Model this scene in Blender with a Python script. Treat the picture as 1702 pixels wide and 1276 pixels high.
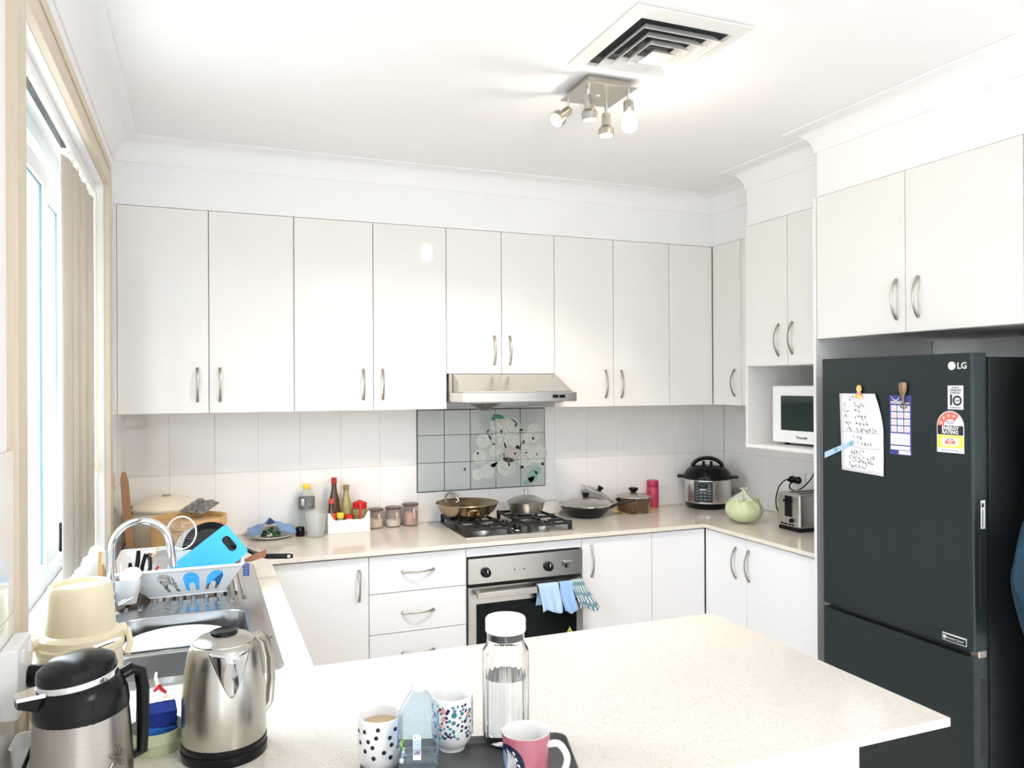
import bpy, bmesh, math, random
from mathutils import Vector, Matrix
from mathutils.geometry import tessellate_polygon
random.seed(7)
PI = math.pi
scene = bpy.context.scene
for o in list(bpy.data.objects):
    bpy.data.objects.remove(o)
COL = scene.collection

# ------------------------------------------------------------------ camera
cam_d = bpy.data.cameras.new('camera')
cam = bpy.data.objects.new('camera', cam_d)
COL.objects.link(cam)
cam_d.sensor_fit = 'HORIZONTAL'
cam_d.sensor_width = 36.0
cam_d.lens = 36.0 * 1305.5 / 1702.0
cam_d.clip_start = 0.05
yaw, pit, rol = math.radians(21.73), math.radians(0.076), math.radians(-0.288)
fw = Vector((math.sin(yaw) * math.cos(pit), math.cos(yaw) * math.cos(pit), math.sin(pit)))
rt = Vector((math.cos(yaw), -math.sin(yaw), 0))
up = rt.cross(fw)
rt2 = rt * math.cos(rol) + up * math.sin(rol)
up2 = up * math.cos(rol) - rt * math.sin(rol)
M = Matrix((rt2, up2, -fw)).transposed().to_4x4()
M.translation = (0.733, -4.08, 1.638)
cam.matrix_world = M
scene.camera = cam

# ------------------------------------------------------------------ world, exposure
world = bpy.data.worlds.new('sky')
scene.world = world
world.use_nodes = True
wn = world.node_tree.nodes
wl = world.node_tree.links
bg = wn['Background']
tc = wn.new('ShaderNodeTexCoord')
sep = wn.new('ShaderNodeSeparateXYZ')
ramp = wn.new('ShaderNodeValToRGB')
ramp.color_ramp.elements[0].position = 0.47
ramp.color_ramp.elements[0].color = (0.42, 0.42, 0.40, 1)
_e = ramp.color_ramp.elements.new(0.53)
_e.color = (0.86, 0.90, 1.0, 1)
ramp.color_ramp.elements[2].position = 1.0
ramp.color_ramp.elements[2].color = (0.72, 0.85, 1.0, 1)
mr = wn.new('ShaderNodeMapRange')
mr.inputs['From Min'].default_value = -1
mr.inputs['From Max'].default_value = 1
wl.new(tc.outputs['Generated'], sep.inputs[0])
wl.new(sep.outputs['Z'], mr.inputs['Value'])
wl.new(mr.outputs[0], ramp.inputs[0])
wl.new(ramp.outputs[0], bg.inputs['Color'])
bg.inputs['Strength'].default_value = 12.5
sun_d = bpy.data.lights.new('sun', 'SUN')
sun_d.energy = 12.0
sun_d.color = (1.0, 0.97, 0.92)
sun_d.angle = math.radians(0.6)
sun = bpy.data.objects.new('sun', sun_d)
COL.objects.link(sun)
sun.rotation_euler = Vector((0.07, 1.0, -0.5)).to_track_quat('-Z', 'Y').to_euler()
scene.view_settings.view_transform = 'Standard'
scene.view_settings.look = 'None'
scene.view_settings.gamma = 1.0
scene.view_settings.use_curve_mapping = False
scene.view_settings.exposure = -0.03
scene.cycles.max_bounces = 12
scene.cycles.diffuse_bounces = 6
scene.cycles.glossy_bounces = 6
scene.cycles.transmission_bounces = 12
scene.cycles.transparent_max_bounces = 12
scene.cycles.sample_clamp_indirect = 6.0
scene.cycles.caustics_reflective = False
scene.cycles.caustics_refractive = False

# ------------------------------------------------------------------ materials
MATS = {}
def mat(name, col, rough=0.5, metal=0.0, var=0.03, vscale=12.0, stretch=(1, 1, 1), bump=0.0, bscale=60.0,
        coat=0.0, trans=0.0, ior=1.45, alpha=1.0, emit=None, estr=0.0, sheen=0.0, spec=0.5, sss=0.0):
    if name in MATS:
        return MATS[name]
    m = bpy.data.materials.new(name)
    m.use_nodes = True
    nt = m.node_tree
    n = nt.nodes
    b = n['Principled BSDF']
    b.inputs['Roughness'].default_value = rough
    b.inputs['Metallic'].default_value = metal
    b.inputs['IOR'].default_value = ior
    b.inputs['Coat Weight'].default_value = coat
    b.inputs['Coat Roughness'].default_value = 0.04
    b.inputs['Transmission Weight'].default_value = trans
    b.inputs['Alpha'].default_value = alpha
    b.inputs['Sheen Weight'].default_value = sheen
    b.inputs['Specular IOR Level'].default_value = spec
    if sss:
        b.inputs['Subsurface Weight'].default_value = sss
    if emit:
        b.inputs['Emission Color'].default_value = (*emit, 1)
        b.inputs['Emission Strength'].default_value = estr
    tcn = n.new('ShaderNodeTexCoord')
    mp = n.new('ShaderNodeMapping')
    mp.inputs['Scale'].default_value = stretch
    nz = n.new('ShaderNodeTexNoise')
    nz.inputs['Scale'].default_value = vscale
    nz.inputs['Detail'].default_value = 4
    nt.links.new(tcn.outputs['Object'], mp.inputs[0])
    nt.links.new(mp.outputs[0], nz.inputs['Vector'])
    mx = n.new('ShaderNodeMix')
    mx.data_type = 'RGBA'
    lo = tuple(max(0, c * (1 - var)) for c in col)
    hi = tuple(min(1, c * (1 + var)) for c in col)
    mx.inputs[6].default_value = (*lo, 1)
    mx.inputs[7].default_value = (*hi, 1)
    nt.links.new(nz.outputs['Fac'], mx.inputs[0])
    nt.links.new(mx.outputs[2], b.inputs['Base Color'])
    if bump:
        nb = n.new('ShaderNodeTexNoise')
        nb.inputs['Scale'].default_value = bscale
        nt.links.new(mp.outputs[0], nb.inputs['Vector'])
        bp = n.new('ShaderNodeBump')
        bp.inputs['Strength'].default_value = bump
        bp.inputs['Distance'].default_value = 0.002
        nt.links.new(nb.outputs['Fac'], bp.inputs['Height'])
        nt.links.new(bp.outputs[0], b.inputs['Normal'])
    MATS[name] = m
    return m

def steel(name, col, rough=0.28, stretch=(1, 1, 120), var=0.10):
    m = mat(name, col, rough, 1.0, var=var, vscale=4, stretch=stretch)
    return m

def stone_mat():
    m = mat('stone_counter', (0.755, 0.70, 0.63), 0.16, var=0.03, vscale=6, coat=0.2)
    nt = m.node_tree
    n = nt.nodes
    b = n['Principled BSDF']
    src = b.inputs['Base Color'].links[0].from_socket
    tcn = n.new('ShaderNodeTexCoord')
    prev = src
    for sc, th, colr in ((230, 0.26, (0.24, 0.16, 0.10, 1)), (330, 0.27, (0.50, 0.38, 0.27, 1)), (150, 0.14, (0.95, 0.93, 0.9, 1))):
        v = n.new('ShaderNodeTexVoronoi')
        v.inputs['Scale'].default_value = sc
        nt.links.new(tcn.outputs['Object'], v.inputs['Vector'])
        nz = n.new('ShaderNodeTexNoise')
        nz.inputs['Scale'].default_value = sc * 0.35
        nt.links.new(tcn.outputs['Object'], nz.inputs['Vector'])
        lt = n.new('ShaderNodeMath'); lt.operation = 'LESS_THAN'
        lt.inputs[1].default_value = th
        nt.links.new(v.outputs['Distance'], lt.inputs[0])
        gt = n.new('ShaderNodeMath'); gt.operation = 'GREATER_THAN'
        gt.inputs[1].default_value = 0.54
        nt.links.new(nz.outputs['Fac'], gt.inputs[0])
        mu = n.new('ShaderNodeMath'); mu.operation = 'MULTIPLY'
        nt.links.new(lt.outputs[0], mu.inputs[0]); nt.links.new(gt.outputs[0], mu.inputs[1])
        mu2 = n.new('ShaderNodeMath'); mu2.operation = 'MULTIPLY'
        mu2.inputs[1].default_value = 0.55
        nt.links.new(mu.outputs[0], mu2.inputs[0])
        mx = n.new('ShaderNodeMix'); mx.data_type = 'RGBA'
        mx.inputs[7].default_value = colr
        nt.links.new(mu2.outputs[0], mx.inputs[0])
        nt.links.new(prev, mx.inputs[6])
        prev = mx.outputs[2]
    nt.links.new(prev, b.inputs['Base Color'])
    return m

def stripe_mat(name, c1, c2, scale, axis='X', c3=None, rough=0.9):
    """woven cloth with stripes (or checks when c3 is given)"""
    m = mat(name, c1, rough, sheen=0.2)
    nt = m.node_tree
    n = nt.nodes
    b = n['Principled BSDF']
    tcn = n.new('ShaderNodeTexCoord')
    def wave(ax, thr):
        w = n.new('ShaderNodeTexWave')
        w.bands_direction = ax
        w.inputs['Scale'].default_value = scale
        nt.links.new(tcn.outputs['UV'], w.inputs['Vector'])
        g = n.new('ShaderNodeMath'); g.operation = 'GREATER_THAN'
        g.inputs[1].default_value = thr
        nt.links.new(w.outputs['Fac'], g.inputs[0])
        return g.outputs[0]
    mx = n.new('ShaderNodeMix'); mx.data_type = 'RGBA'
    mx.inputs[6].default_value = (*c1, 1); mx.inputs[7].default_value = (*c2, 1)
    nt.links.new(wave(axis, 0.5), mx.inputs[0])
    out = mx.outputs[2]
    if c3:
        mx2 = n.new('ShaderNodeMix'); mx2.data_type = 'RGBA'
        mx2.inputs[7].default_value = (*c3, 1)
        nt.links.new(out, mx2.inputs[6])
        nt.links.new(wave('Y' if axis == 'X' else 'X', 0.72), mx2.inputs[0])
        out = mx2.outputs[2]
    nt.links.new(out, b.inputs['Base Color'])
    return m

m_door = mat('gloss_white_door', (0.815, 0.80, 0.772), 0.04, var=0.008, coat=0.3)
m_base = mat('satin_white_door', (0.82, 0.825, 0.845), 0.28, var=0.008)
m_carc = mat('white_carcass', (0.80, 0.79, 0.77), 0.45, var=0.01)
m_wall = mat('painted_wall', (0.875, 0.875, 0.885), 0.75, var=0.012, bump=0.04, bscale=220)
m_ceil = mat('ceiling_paint', (0.89, 0.88, 0.89), 0.85, var=0.01, bump=0.03, bscale=220)
m_corn = mat('cornice_paint', (0.88, 0.88, 0.89), 0.7, var=0.01)
m_tile = mat('cream_tile', (0.86, 0.84, 0.82), 0.07, var=0.012, coat=0.2)
m_grout = mat('grout', (0.70, 0.67, 0.63), 0.9, bump=0.1)
m_stone = stone_mat()
m_edge = m_stone
m_nickel = mat('brushed_nickel', (0.42, 0.385, 0.33), 0.32, 1.0, var=0.08, vscale=30)
m_steel = steel('brushed_steel', (0.60, 0.585, 0.56), 0.30)
m_steelh = steel('brushed_steel_fine', (0.56, 0.54, 0.51), 0.26, stretch=(2, 2, 160))
m_chrome = mat('chrome', (0.80, 0.81, 0.83), 0.07, 1.0, var=0.01)
m_sink = steel('sink_steel', (0.52, 0.52, 0.52), 0.22, stretch=(1, 60, 1))
m_black = mat('black_plastic', (0.005, 0.0055, 0.0065), 0.25, var=0.1, spec=0.25)
m_blackm = mat('black_matt', (0.012, 0.012, 0.012), 0.6, var=0.1)
m_iron = mat('black_iron', (0.015, 0.015, 0.016), 0.5, var=0.2, bump=0.15, bscale=200)
m_white = mat('white_plastic', (0.88, 0.88, 0.87), 0.3, var=0.01)
m_paper = mat('paper_white', (0.74, 0.74, 0.77), 0.8, var=0.015)
m_cream = mat('cream_plastic', (0.78, 0.70, 0.50), 0.28, var=0.02)
m_timber = mat('pale_timber', (0.62, 0.53, 0.42), 0.45, var=0.10, vscale=5, stretch=(14, 14, 1))
m_wood = mat('wood', (0.50, 0.30, 0.15), 0.5, var=0.22, vscale=6, stretch=(10, 10, 1))
m_bamboo = mat('bamboo', (0.62, 0.40, 0.18), 0.5, var=0.16, vscale=8, stretch=(1, 1, 12))
m_fridge = mat('dark_steel_fridge', (0.014, 0.024, 0.027), 0.30, 0.25, var=0.12, vscale=3, stretch=(1, 60, 1))
m_fridges = mat('dark_fridge_side', (0.008, 0.011, 0.012), 0.42, var=0.1)
m_glassdark = mat('dark_oven_glass', (0.004, 0.007, 0.007), 0.05, var=0.1, spec=0.18)
m_red = mat('red_plastic', (0.55, 0.02, 0.02), 0.3)
m_yellow = mat('yellow_plastic', (0.85, 0.62, 0.05), 0.35)
m_ink = mat('black_ink', (0.01, 0.01, 0.012), 0.5)
m_wink = mat('white_ink', (0.85, 0.85, 0.85), 0.5)
m_glass = mat('clear_glass', (1, 1, 1), 0.0, trans=1.0, ior=1.45, var=0)
m_clearp = mat('clear_plastic', (0.94, 0.96, 0.97), 0.12, trans=0.92, ior=1.25, var=0.01)

def thin_glass(name, tint, haze=0.0, rough=0.02, hazecol=(0.9, 0.9, 0.9), edge=0.45):
    """thin clear wall: lets light straight through, mirrors at glancing angles, optional milky haze"""
    if name in MATS:
        return MATS[name]
    m = bpy.data.materials.new(name)
    m.use_nodes = True
    nt = m.node_tree
    n = nt.nodes
    out = n['Material Output']
    b = n['Principled BSDF']
    b.inputs['Base Color'].default_value = (*hazecol, 1)
    b.inputs['Roughness'].default_value = 0.4
    tr = n.new('ShaderNodeBsdfTransparent')
    nz = n.new('ShaderNodeTexNoise')
    nz.inputs['Scale'].default_value = 20
    mxc = n.new('ShaderNodeMix'); mxc.data_type = 'RGBA'
    mxc.inputs[6].default_value = (*[c * 0.98 for c in tint], 1)
    mxc.inputs[7].default_value = (*tint, 1)
    nt.links.new(nz.outputs['Fac'], mxc.inputs[0])
    nt.links.new(mxc.outputs[2], tr.inputs['Color'])
    gl = n.new('ShaderNodeBsdfGlossy')
    gl.inputs['Roughness'].default_value = rough
    lw = n.new('ShaderNodeLayerWeight')
    pw_ = n.new('ShaderNodeMath'); pw_.operation = 'POWER'; pw_.inputs[1].default_value = 4.0
    nt.links.new(lw.outputs['Facing'], pw_.inputs[0])
    fr = n.new('ShaderNodeMath'); fr.operation = 'MULTIPLY_ADD'
    fr.inputs[1].default_value = edge; fr.inputs[2].default_value = 0.03
    nt.links.new(pw_.outputs[0], fr.inputs[0])
    m1 = n.new('ShaderNodeMixShader')
    m1.inputs[0].default_value = haze
    nt.links.new(tr.outputs[0], m1.inputs[1]); nt.links.new(b.outputs[0], m1.inputs[2])
    m2 = n.new('ShaderNodeMixShader')
    nt.links.new(fr.outputs[0], m2.inputs[0]); nt.links.new(m1.outputs[0], m2.inputs[1]); nt.links.new(gl.outputs[0], m2.inputs[2])
    nt.links.new(m2.outputs[0], out.inputs['Surface'])
    MATS[name] = m
    return m

# ------------------------------------------------------------------ object helpers
ORG = {}
def thing(name, label, cat, loc=(0, 0, 0), rotz=0.0, group=None):
    o = bpy.data.objects.new(name, None)
    o.empty_display_size = 0.05
    COL.objects.link(o)
    o.location = loc
    o.rotation_euler = (0, 0, rotz)
    o['label'] = label
    o['category'] = cat
    if group:
        o['group'] = group
    ORG[o.name] = Vector(loc)
    return o

def tag(o, label, cat, group=None):
    o['label'] = label
    o['category'] = cat
    if group:
        o['group'] = group
    return o

def struct(o, label=None):
    o['kind'] = 'structure'
    if label:
        o['label'] = label
    return o

def copy_tree(root, loc, rotz=None, label=None, parent=None):
    c = root.copy()
    COL.objects.link(c)
    if parent is None:
        c.location = loc
        if rotz is not None:
            c.rotation_euler = (0, 0, rotz)
        if label:
            c['label'] = label
    else:
        c.parent = parent
    for ch in list(root.children):
        copy_tree(ch, None, parent=c)
    return c

class MB:
    def __init__(self):
        self.bm = bmesh.new()
        self.wn = False
    def box(self, x0, x1, y0, y1, z0, z1, bev=0.0, seg=2, mtx=None):
        r = bmesh.ops.create_cube(self.bm, size=1.0)
        vs = r['verts']
        for v in vs:
            v.co = Vector(((x0 + x1) / 2 + v.co.x * (x1 - x0), (y0 + y1) / 2 + v.co.y * (y1 - y0), (z0 + z1) / 2 + v.co.z * (z1 - z0)))
        if mtx is not None:
            for v in vs:
                v.co = mtx @ v.co
        if bev > 0:
            self.wn = True
            es = set()
            for v in vs:
                for e in v.link_edges:
                    es.add(e)
            bmesh.ops.bevel(self.bm, geom=list(es), offset=bev, segments=seg, profile=0.5, affect='EDGES')
        return self
    def lathe(self, prof, c=(0, 0, 0), n=32, sx=1.0, sy=1.0, mtx=None, closed=False):
        """prof: list of (r, z); r==0 closes the surface at the axis"""
        bm = self.bm
        rings = []
        for (r, z) in prof:
            if r < 1e-6:
                rings.append([bm.verts.new((c[0], c[1], c[2] + z))])
            else:
                rings.append([bm.verts.new((c[0] + r * sx * math.cos(2 * PI * i / n), c[1] + r * sy * math.sin(2 * PI * i / n), c[2] + z)) for i in range(n)])
        prs = list(zip(rings, rings[1:]))
        if closed:
            prs.append((rings[-1], rings[0]))
        for a, b in prs:
            for i in range(n):
                j = (i + 1) % n
                if len(a) == 1 and len(b) == 1:
                    continue
                if len(a) == 1:
                    bm.faces.new((a[0], b[j], b[i]))
                elif len(b) == 1:
                    bm.faces.new((a[i], a[j], b[0]))
                else:
                    bm.faces.new((a[i], a[j], b[j], b[i]))
        if mtx is not None:
            for rg in rings:
                for v in rg:
                    v.co = mtx @ v.co
        return self
    def tube(self, pts, r, n=10, closed=False, flat=1.0, ref=None):
        """sweep a (possibly varying, possibly flattened) round section along pts"""
        bm = self.bm
        P = [Vector(p) for p in pts]
        R = r if isinstance(r, (list, tuple)) else [r] * len(P)
        rings = []
        prevn = None
        L = len(P)
        for i, p in enumerate(P):
            if closed:
                t = (P[(i + 1) % L] - P[(i - 1) % L])
            else:
                t = P[min(i + 1, L - 1)] - P[max(i - 1, 0)]
            if t.length < 1e-9:
                t = Vector((0, 0, 1))
            t.normalize()
            if prevn is None:
                a = Vector(ref) if ref else (Vector((0, 0, 1)) if abs(t.z) < 0.9 else Vector((1, 0, 0)))
                nn = (a - t * a.dot(t)).normalized()
            else:
                nn = (prevn - t * prevn.dot(t))
                nn = nn.normalized() if nn.length > 1e-6 else prevn
            prevn = nn
            bb = t.cross(nn)
            rings.append([bm.verts.new(p + nn * (R[i] * flat * math.cos(2 * PI * k / n)) + bb * (R[i] * math.sin(2 * PI * k / n))) for k in range(n)])
        prs = list(zip(rings, rings[1:]))
        if closed:
            prs.append((rings[-1], rings[0]))
        for a, b in prs:
            for k in range(n):
                j = (k + 1) % n
                bm.faces.new((a[k], a[j], b[j], b[k]))
        if not closed:
            bm.faces.new(rings[0][::-1])
            bm.faces.new(rings[-1])
        return self
    def plate(self, outer, holes, t, fn):
        """flat plate with holes, 2D outline -> 3D by fn(u, v, w); w runs 0..t"""
        bm = self.bm
        loops = [outer] + list(holes)
        tris = tessellate_polygon([[Vector((u, v, 0)) for u, v in lp] for lp in loops])
        flat = [p for lp in loops for p in lp]
        f = [bm.verts.new(fn(u, v, 0)) for u, v in flat]
        k = [bm.verts.new(fn(u, v, t)) for u, v in flat]
        for a, b, c in tris:
            try:
                bm.faces.new((f[a], f[b], f[c]))
                bm.faces.new((k[c], k[b], k[a]))
            except ValueError:
                pass
        o = 0
        for lp in loops:
            m = len(lp)
            for i in range(m):
                j = (i + 1) % m
                bm.faces.new((f[o + i], f[o + j], k[o + j], k[o + i]))
            o += m
        return self
    def grid(self, nu, nv, fn, uv=True):
        bm = self.bm
        lay = bm.loops.layers.uv.verify()
        vs = [[bm.verts.new(fn(i / nu, j / nv)) for j in range(nv + 1)] for i in range(nu + 1)]
        for i in range(nu):
            for j in range(nv):
                f = bm.faces.new((vs[i][j], vs[i + 1][j], vs[i + 1][j + 1], vs[i][j + 1]))
                for l, (a, b) in zip(f.loops, ((i, j), (i + 1, j), (i + 1, j + 1), (i, j + 1))):
                    l[lay].uv = (a / nu, b / nv)
        return self
    def loops(self, rings, cap0=False, cap1=False):
        """bridge closed rings of equal vertex count"""
        bm = self.bm
        self.wn = True
        rr = [[bm.verts.new(p) for p in ring] for ring in rings]
        for a, b in zip(rr, rr[1:]):
            n = len(a)
            for i in range(n):
                j = (i + 1) % n
                bm.faces.new((a[i], a[j], b[j], b[i]))
        if cap0:
            bm.faces.new(rr[0][::-1])
        if cap1:
            bm.faces.new(rr[-1])
        return self
    def ball(self, c, r, sx=1, sy=1, sz=1, sub=2):
        g = bmesh.ops.create_icosphere(self.bm, subdivisions=sub, radius=r)
        for v in g['verts']:
            v.co = Vector((c[0] + v.co.x * sx, c[1] + v.co.y * sy, c[2] + v.co.z * sz))
        return self
    def obj(self, name, m, parent=None, world=False, smooth=35, solid=0.0, sub=0, recalc=True):
        bm = self.bm
        if recalc:
            bmesh.ops.recalc_face_normals(bm, faces=bm.faces[:])
        if world and parent is not None:
            bmesh.ops.translate(bm, verts=bm.verts[:], vec=-ORG[parent.name])
        me = bpy.data.meshes.new(name)
        bm.to_mesh(me)
        bm.free()
        for p in me.polygons:
            p.use_smooth = True
        me.set_sharp_from_angle(angle=math.radians(smooth))
        me.materials.append(m)
        o = bpy.data.objects.new(name, me)
        COL.objects.link(o)
        if parent is not None:
            o.parent = parent
            ORG[o.name] = ORG[parent.name]
        else:
            ORG[o.name] = Vector((0, 0, 0))
        if solid:
            md = o.modifiers.new('thickness', 'SOLIDIFY')
            md.thickness = solid
            md.offset = 0
        if self.wn and smooth <= 50:
            md = o.modifiers.new('flat_faces', 'WEIGHTED_NORMAL')
            md.keep_sharp = True
            md.weight = 90
        if sub:
            md = o.modifiers.new('smooth', 'SUBSURF')
            md.levels = sub
            md.render_levels = sub
        return o

def place(o, c):
    """move a mesh object's origin to c (verts given in world space)"""
    o.data.transform(Matrix.Translation(-Vector(c)))
    o.location = c
    return o

FACE = {'-X': Matrix(((0, 0, -1), (-1, 0, 0), (0, 1, 0))), '-Y': Matrix(((1, 0, 0), (0, 0, -1), (0, 1, 0))), 'Z': Matrix.Identity(3)}
def text(name, body, size, m, parent, loc, face='-X', align='CENTER', ext=0.0003, sx=1.0, rot=None, bold=0.0):
    cu = bpy.data.curves.new(name, 'FONT')
    cu.body = body
    cu.size = size
    cu.align_x = align
    cu.align_y = 'CENTER'
    cu.extrude = ext
    cu.offset = bold
    cu.resolution_u = 2
    t = bpy.data.objects.new(name, cu)
    COL.objects.link(t)
    dg = bpy.context.evaluated_depsgraph_get()
    me = bpy.data.meshes.new_from_object(t.evaluated_get(dg))
    COL.objects.unlink(t)
    bpy.data.objects.remove(t)
    R = FACE[face] if rot is None else rot
    me.transform(R.to_4x4() @ Matrix.Diagonal((sx, 1, 1, 1)))
    off = Vector(loc) - (ORG[parent.name] if parent is not None else Vector())
    me.transform(Matrix.Translation(off))
    me.materials.clear()
    me.materials.append(m)
    o = bpy.data.objects.new(name, me)
    COL.objects.link(o)
    if parent is not None:
        o.parent = parent
        ORG[o.name] = ORG[parent.name]
    return o

def rrect(x0, x1, y0, y1, r, n=6):
    pts = []
    for cx, cy, a0 in ((x1 - r, y1 - r, 0), (x0 + r, y1 - r, 90), (x0 + r, y0 + r, 180), (x1 - r, y0 + r, 270)):
        for i in range(n + 1):
            a = math.radians(a0 + 90 * i / n)
            pts.append((cx + r * math.cos(a), cy + r * math.sin(a)))
    return pts

def arc(c, r, a0, a1, n, plane='xz'):
    out = []
    for i in range(n + 1):
        a = math.radians(a0 + (a1 - a0) * i / n)
        if plane == 'xz':
            out.append((c[0] + r * math.cos(a), c[1], c[2] + r * math.sin(a)))
        elif plane == 'yz':
            out.append((c[0], c[1] + r * math.cos(a), c[2] + r * math.sin(a)))
        else:
            out.append((c[0] + r * math.cos(a), c[1] + r * math.sin(a), c[2]))
    return out
m_pane = thin_glass('window_glass', (0.97, 1.0, 1.0), edge=0.15)
# ------------------------------------------------------------------ room shell
XL, XR, YB, ZC = 0.395, 3.81, 0.03, 2.705
YR = -7.2

floor = MB().box(XL - 0.3, XR + 0.2, YR - 0.2, YB + 0.2, -0.1, 0.0).obj('floor', mat('floor_tile', (0.66, 0.62, 0.56), 0.3, var=0.06, vscale=3))
struct(floor, 'beige tiled kitchen floor')
ceiling = MB().box(XL - 0.3, XR + 0.2, YR - 0.2, YB + 0.2, ZC, ZC + 0.12).obj('ceiling', m_ceil)
struct(ceiling, 'flat white plaster ceiling')

wall_back = MB().box(XL - 0.3, XR + 0.2, YB + 0.01, YB + 0.2, 0, ZC).obj('wall_back', m_wall)
struct(wall_back, 'white painted back wall above the tiled splashback')
wall_right = MB().box(XR + 0.01, XR + 0.2, YR, YB + 0.01, 0, ZC).obj('wall_right', m_wall)
struct(wall_right, 'white painted right wall behind the fridge')

# left wall with the window opening
WY0, WY1, WZ0, WZ1 = -2.26, -0.68, 1.0, 2.42
mb = MB()
GY0, GY1, GZ1 = -6.7, -4.4, 2.2  # opening of the glazed door added behind the camera for daylight
mb.box(0.16, XL, YR, GY0, 0, ZC)
mb.box(0.16, XL, GY0, GY1, GZ1, ZC)
mb.box(0.16, XL, GY1, WY0, 0, ZC)
mb.box(0.16, XL, WY1, YB + 0.01, 0, ZC)
mb.box(0.16, XL, WY0, WY1, 0, WZ0)
mb.box(0.16, XL, WY0, WY1, WZ1, ZC)
wall_left = mb.obj('wall_left', m_wall)
struct(wall_left, 'white painted left wall around the window')
brickm = mat('pale_brick', (0.62, 0.47, 0.42), 0.85, var=0.12, vscale=30, bump=0.4)
bme = None
for i in range(19):
    z = 0.93 + i * 0.086
    if bme is None:
        b = MB().box(-0.055, 0.055, -0.115, 0.115, 0, 0.076, 0.003, 1).obj('brick', brickm, wall_left)
        bme = b
    else:
        b = bme.copy()
        COL.objects.link(b)
    b.location = (0.10 + 0.05, WY1 + 0.085, z)
bk = MB().box(0.045, 0.158, WY1 - 0.02, WY1 + 0.2, 0.9, 2.56).obj('mortar', mat('mortar', (0.7, 0.68, 0.64), 0.9), wall_left)
bk.location = (-0.02, 0.0, 0)

# rear of the room behind the camera: plain wall; an unseen glazed door added in the left wall for daylight
wr = MB().box(XL - 0.3, XR + 0.2, YR - 0.15, YR, 0, ZC).obj('wall_rear', m_wall)
struct(wr, 'plain white painted wall at the rear of the room')
d1 = bpy.data.objects.new('added_door_1', None); COL.objects.link(d1); ORG[d1.name] = Vector((0, 0, 0))
struct(d1, 'unseen white framed glass door added in the left wall for extra daylight')
mb = MB()
for y in (GY0 + 0.001, -5.575, GY1 - 0.051):
    mb.box(0.24, 0.29, y, y + 0.05, 0, GZ1 - 0.001)
mb.box(0.24, 0.29, GY0 + 0.05, GY1 - 0.05, 0, 0.05)
mb.box(0.24, 0.29, GY0 + 0.05, GY1 - 0.05, GZ1 - 0.051, GZ1 - 0.001)
mb.obj('door_frame', m_white, d1)
for y0, y1 in ((GY0 + 0.05, -5.576), (-5.524, GY1 - 0.05)):
    MB().box(0.262, 0.268, y0, y1, 0.05, GZ1 - 0.05).obj('pane', m_pane, d1)

# bulkheads over the wall cabinets
ZT = 2.422
mb = MB()
mb.box(XL, XR + 0.01, -0.322, YB + 0.01, ZT + 0.002, ZC)
mb.box(3.473, XR + 0.01, -0.87, -0.322, ZT + 0.002, ZC)
mb.box(3.282, XR + 0.01, -1.48, -0.87, ZT + 0.002, ZC)
mb.box(3.159, XR + 0.01, -2.42, -1.48, ZT + 0.002, ZC)
bh = mb.obj('trim_1', m_wall)
struct(bh, 'white plaster bulkhead above the wall cabinets')

def cornice(name, path, label, w=0.10, h=0.095):
    """coved cornice swept along a plan polyline, the room on its right"""
    prof = [(0.0, -h), (0.006, -h)]
    for i in range(9):
        a = math.radians(90 * i / 8)
        prof.append((0.008 + (w - 0.016) * (1 - math.cos(a)), -h + 0.004 + (h - 0.012) * math.sin(a)))
    prof += [(w, -0.006), (w, 0.0)]
    P = [Vector((x, y)) for x, y in path]
    nrm = []
    for i in range(len(P)):
        ns = []
        if i > 0:
            d = (P[i] - P[i - 1]).normalized(); ns.append(Vector((d.y, -d.x)))
        if i < len(P) - 1:
            d = (P[i + 1] - P[i]).normalized(); ns.append(Vector((d.y, -d.x)))
        if len(ns) == 1:
            nrm.append(ns[0])
        else:
            s = ns[0] + ns[1]
            nrm.append(s / (1 + ns[0].dot(ns[1])))
    mb = MB()
    rings = []
    for p, nn in zip(P, nrm):
        rings.append([mb.bm.verts.new((p.x + nn.x * d, p.y + nn.y * d, ZC - 0.0005 + z)) for d, z in prof] )
    for a, b in zip(rings, rings[1:]):
        for k in range(len(prof) - 1):
            mb.bm.faces.new((a[k], a[k + 1], b[k + 1], b[k]))
    for r in (rings[0], rings[-1]):
        q = mb.bm.verts.new((r[0].co.x, r[0].co.y, ZC - 0.0005))
        mb.bm.faces.new(r + [q])
    return struct(mb.obj(name, m_corn, smooth=30), label)
cornice('trim_2', [(XL, YR), (XL, -0.322), (3.473, -0.322), (3.473, -0.87), (3.282, -0.87), (3.282, -1.48), (3.159, -1.48), (3.159, -2.42)], 'white coved cornice running round the ceiling')

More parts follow.
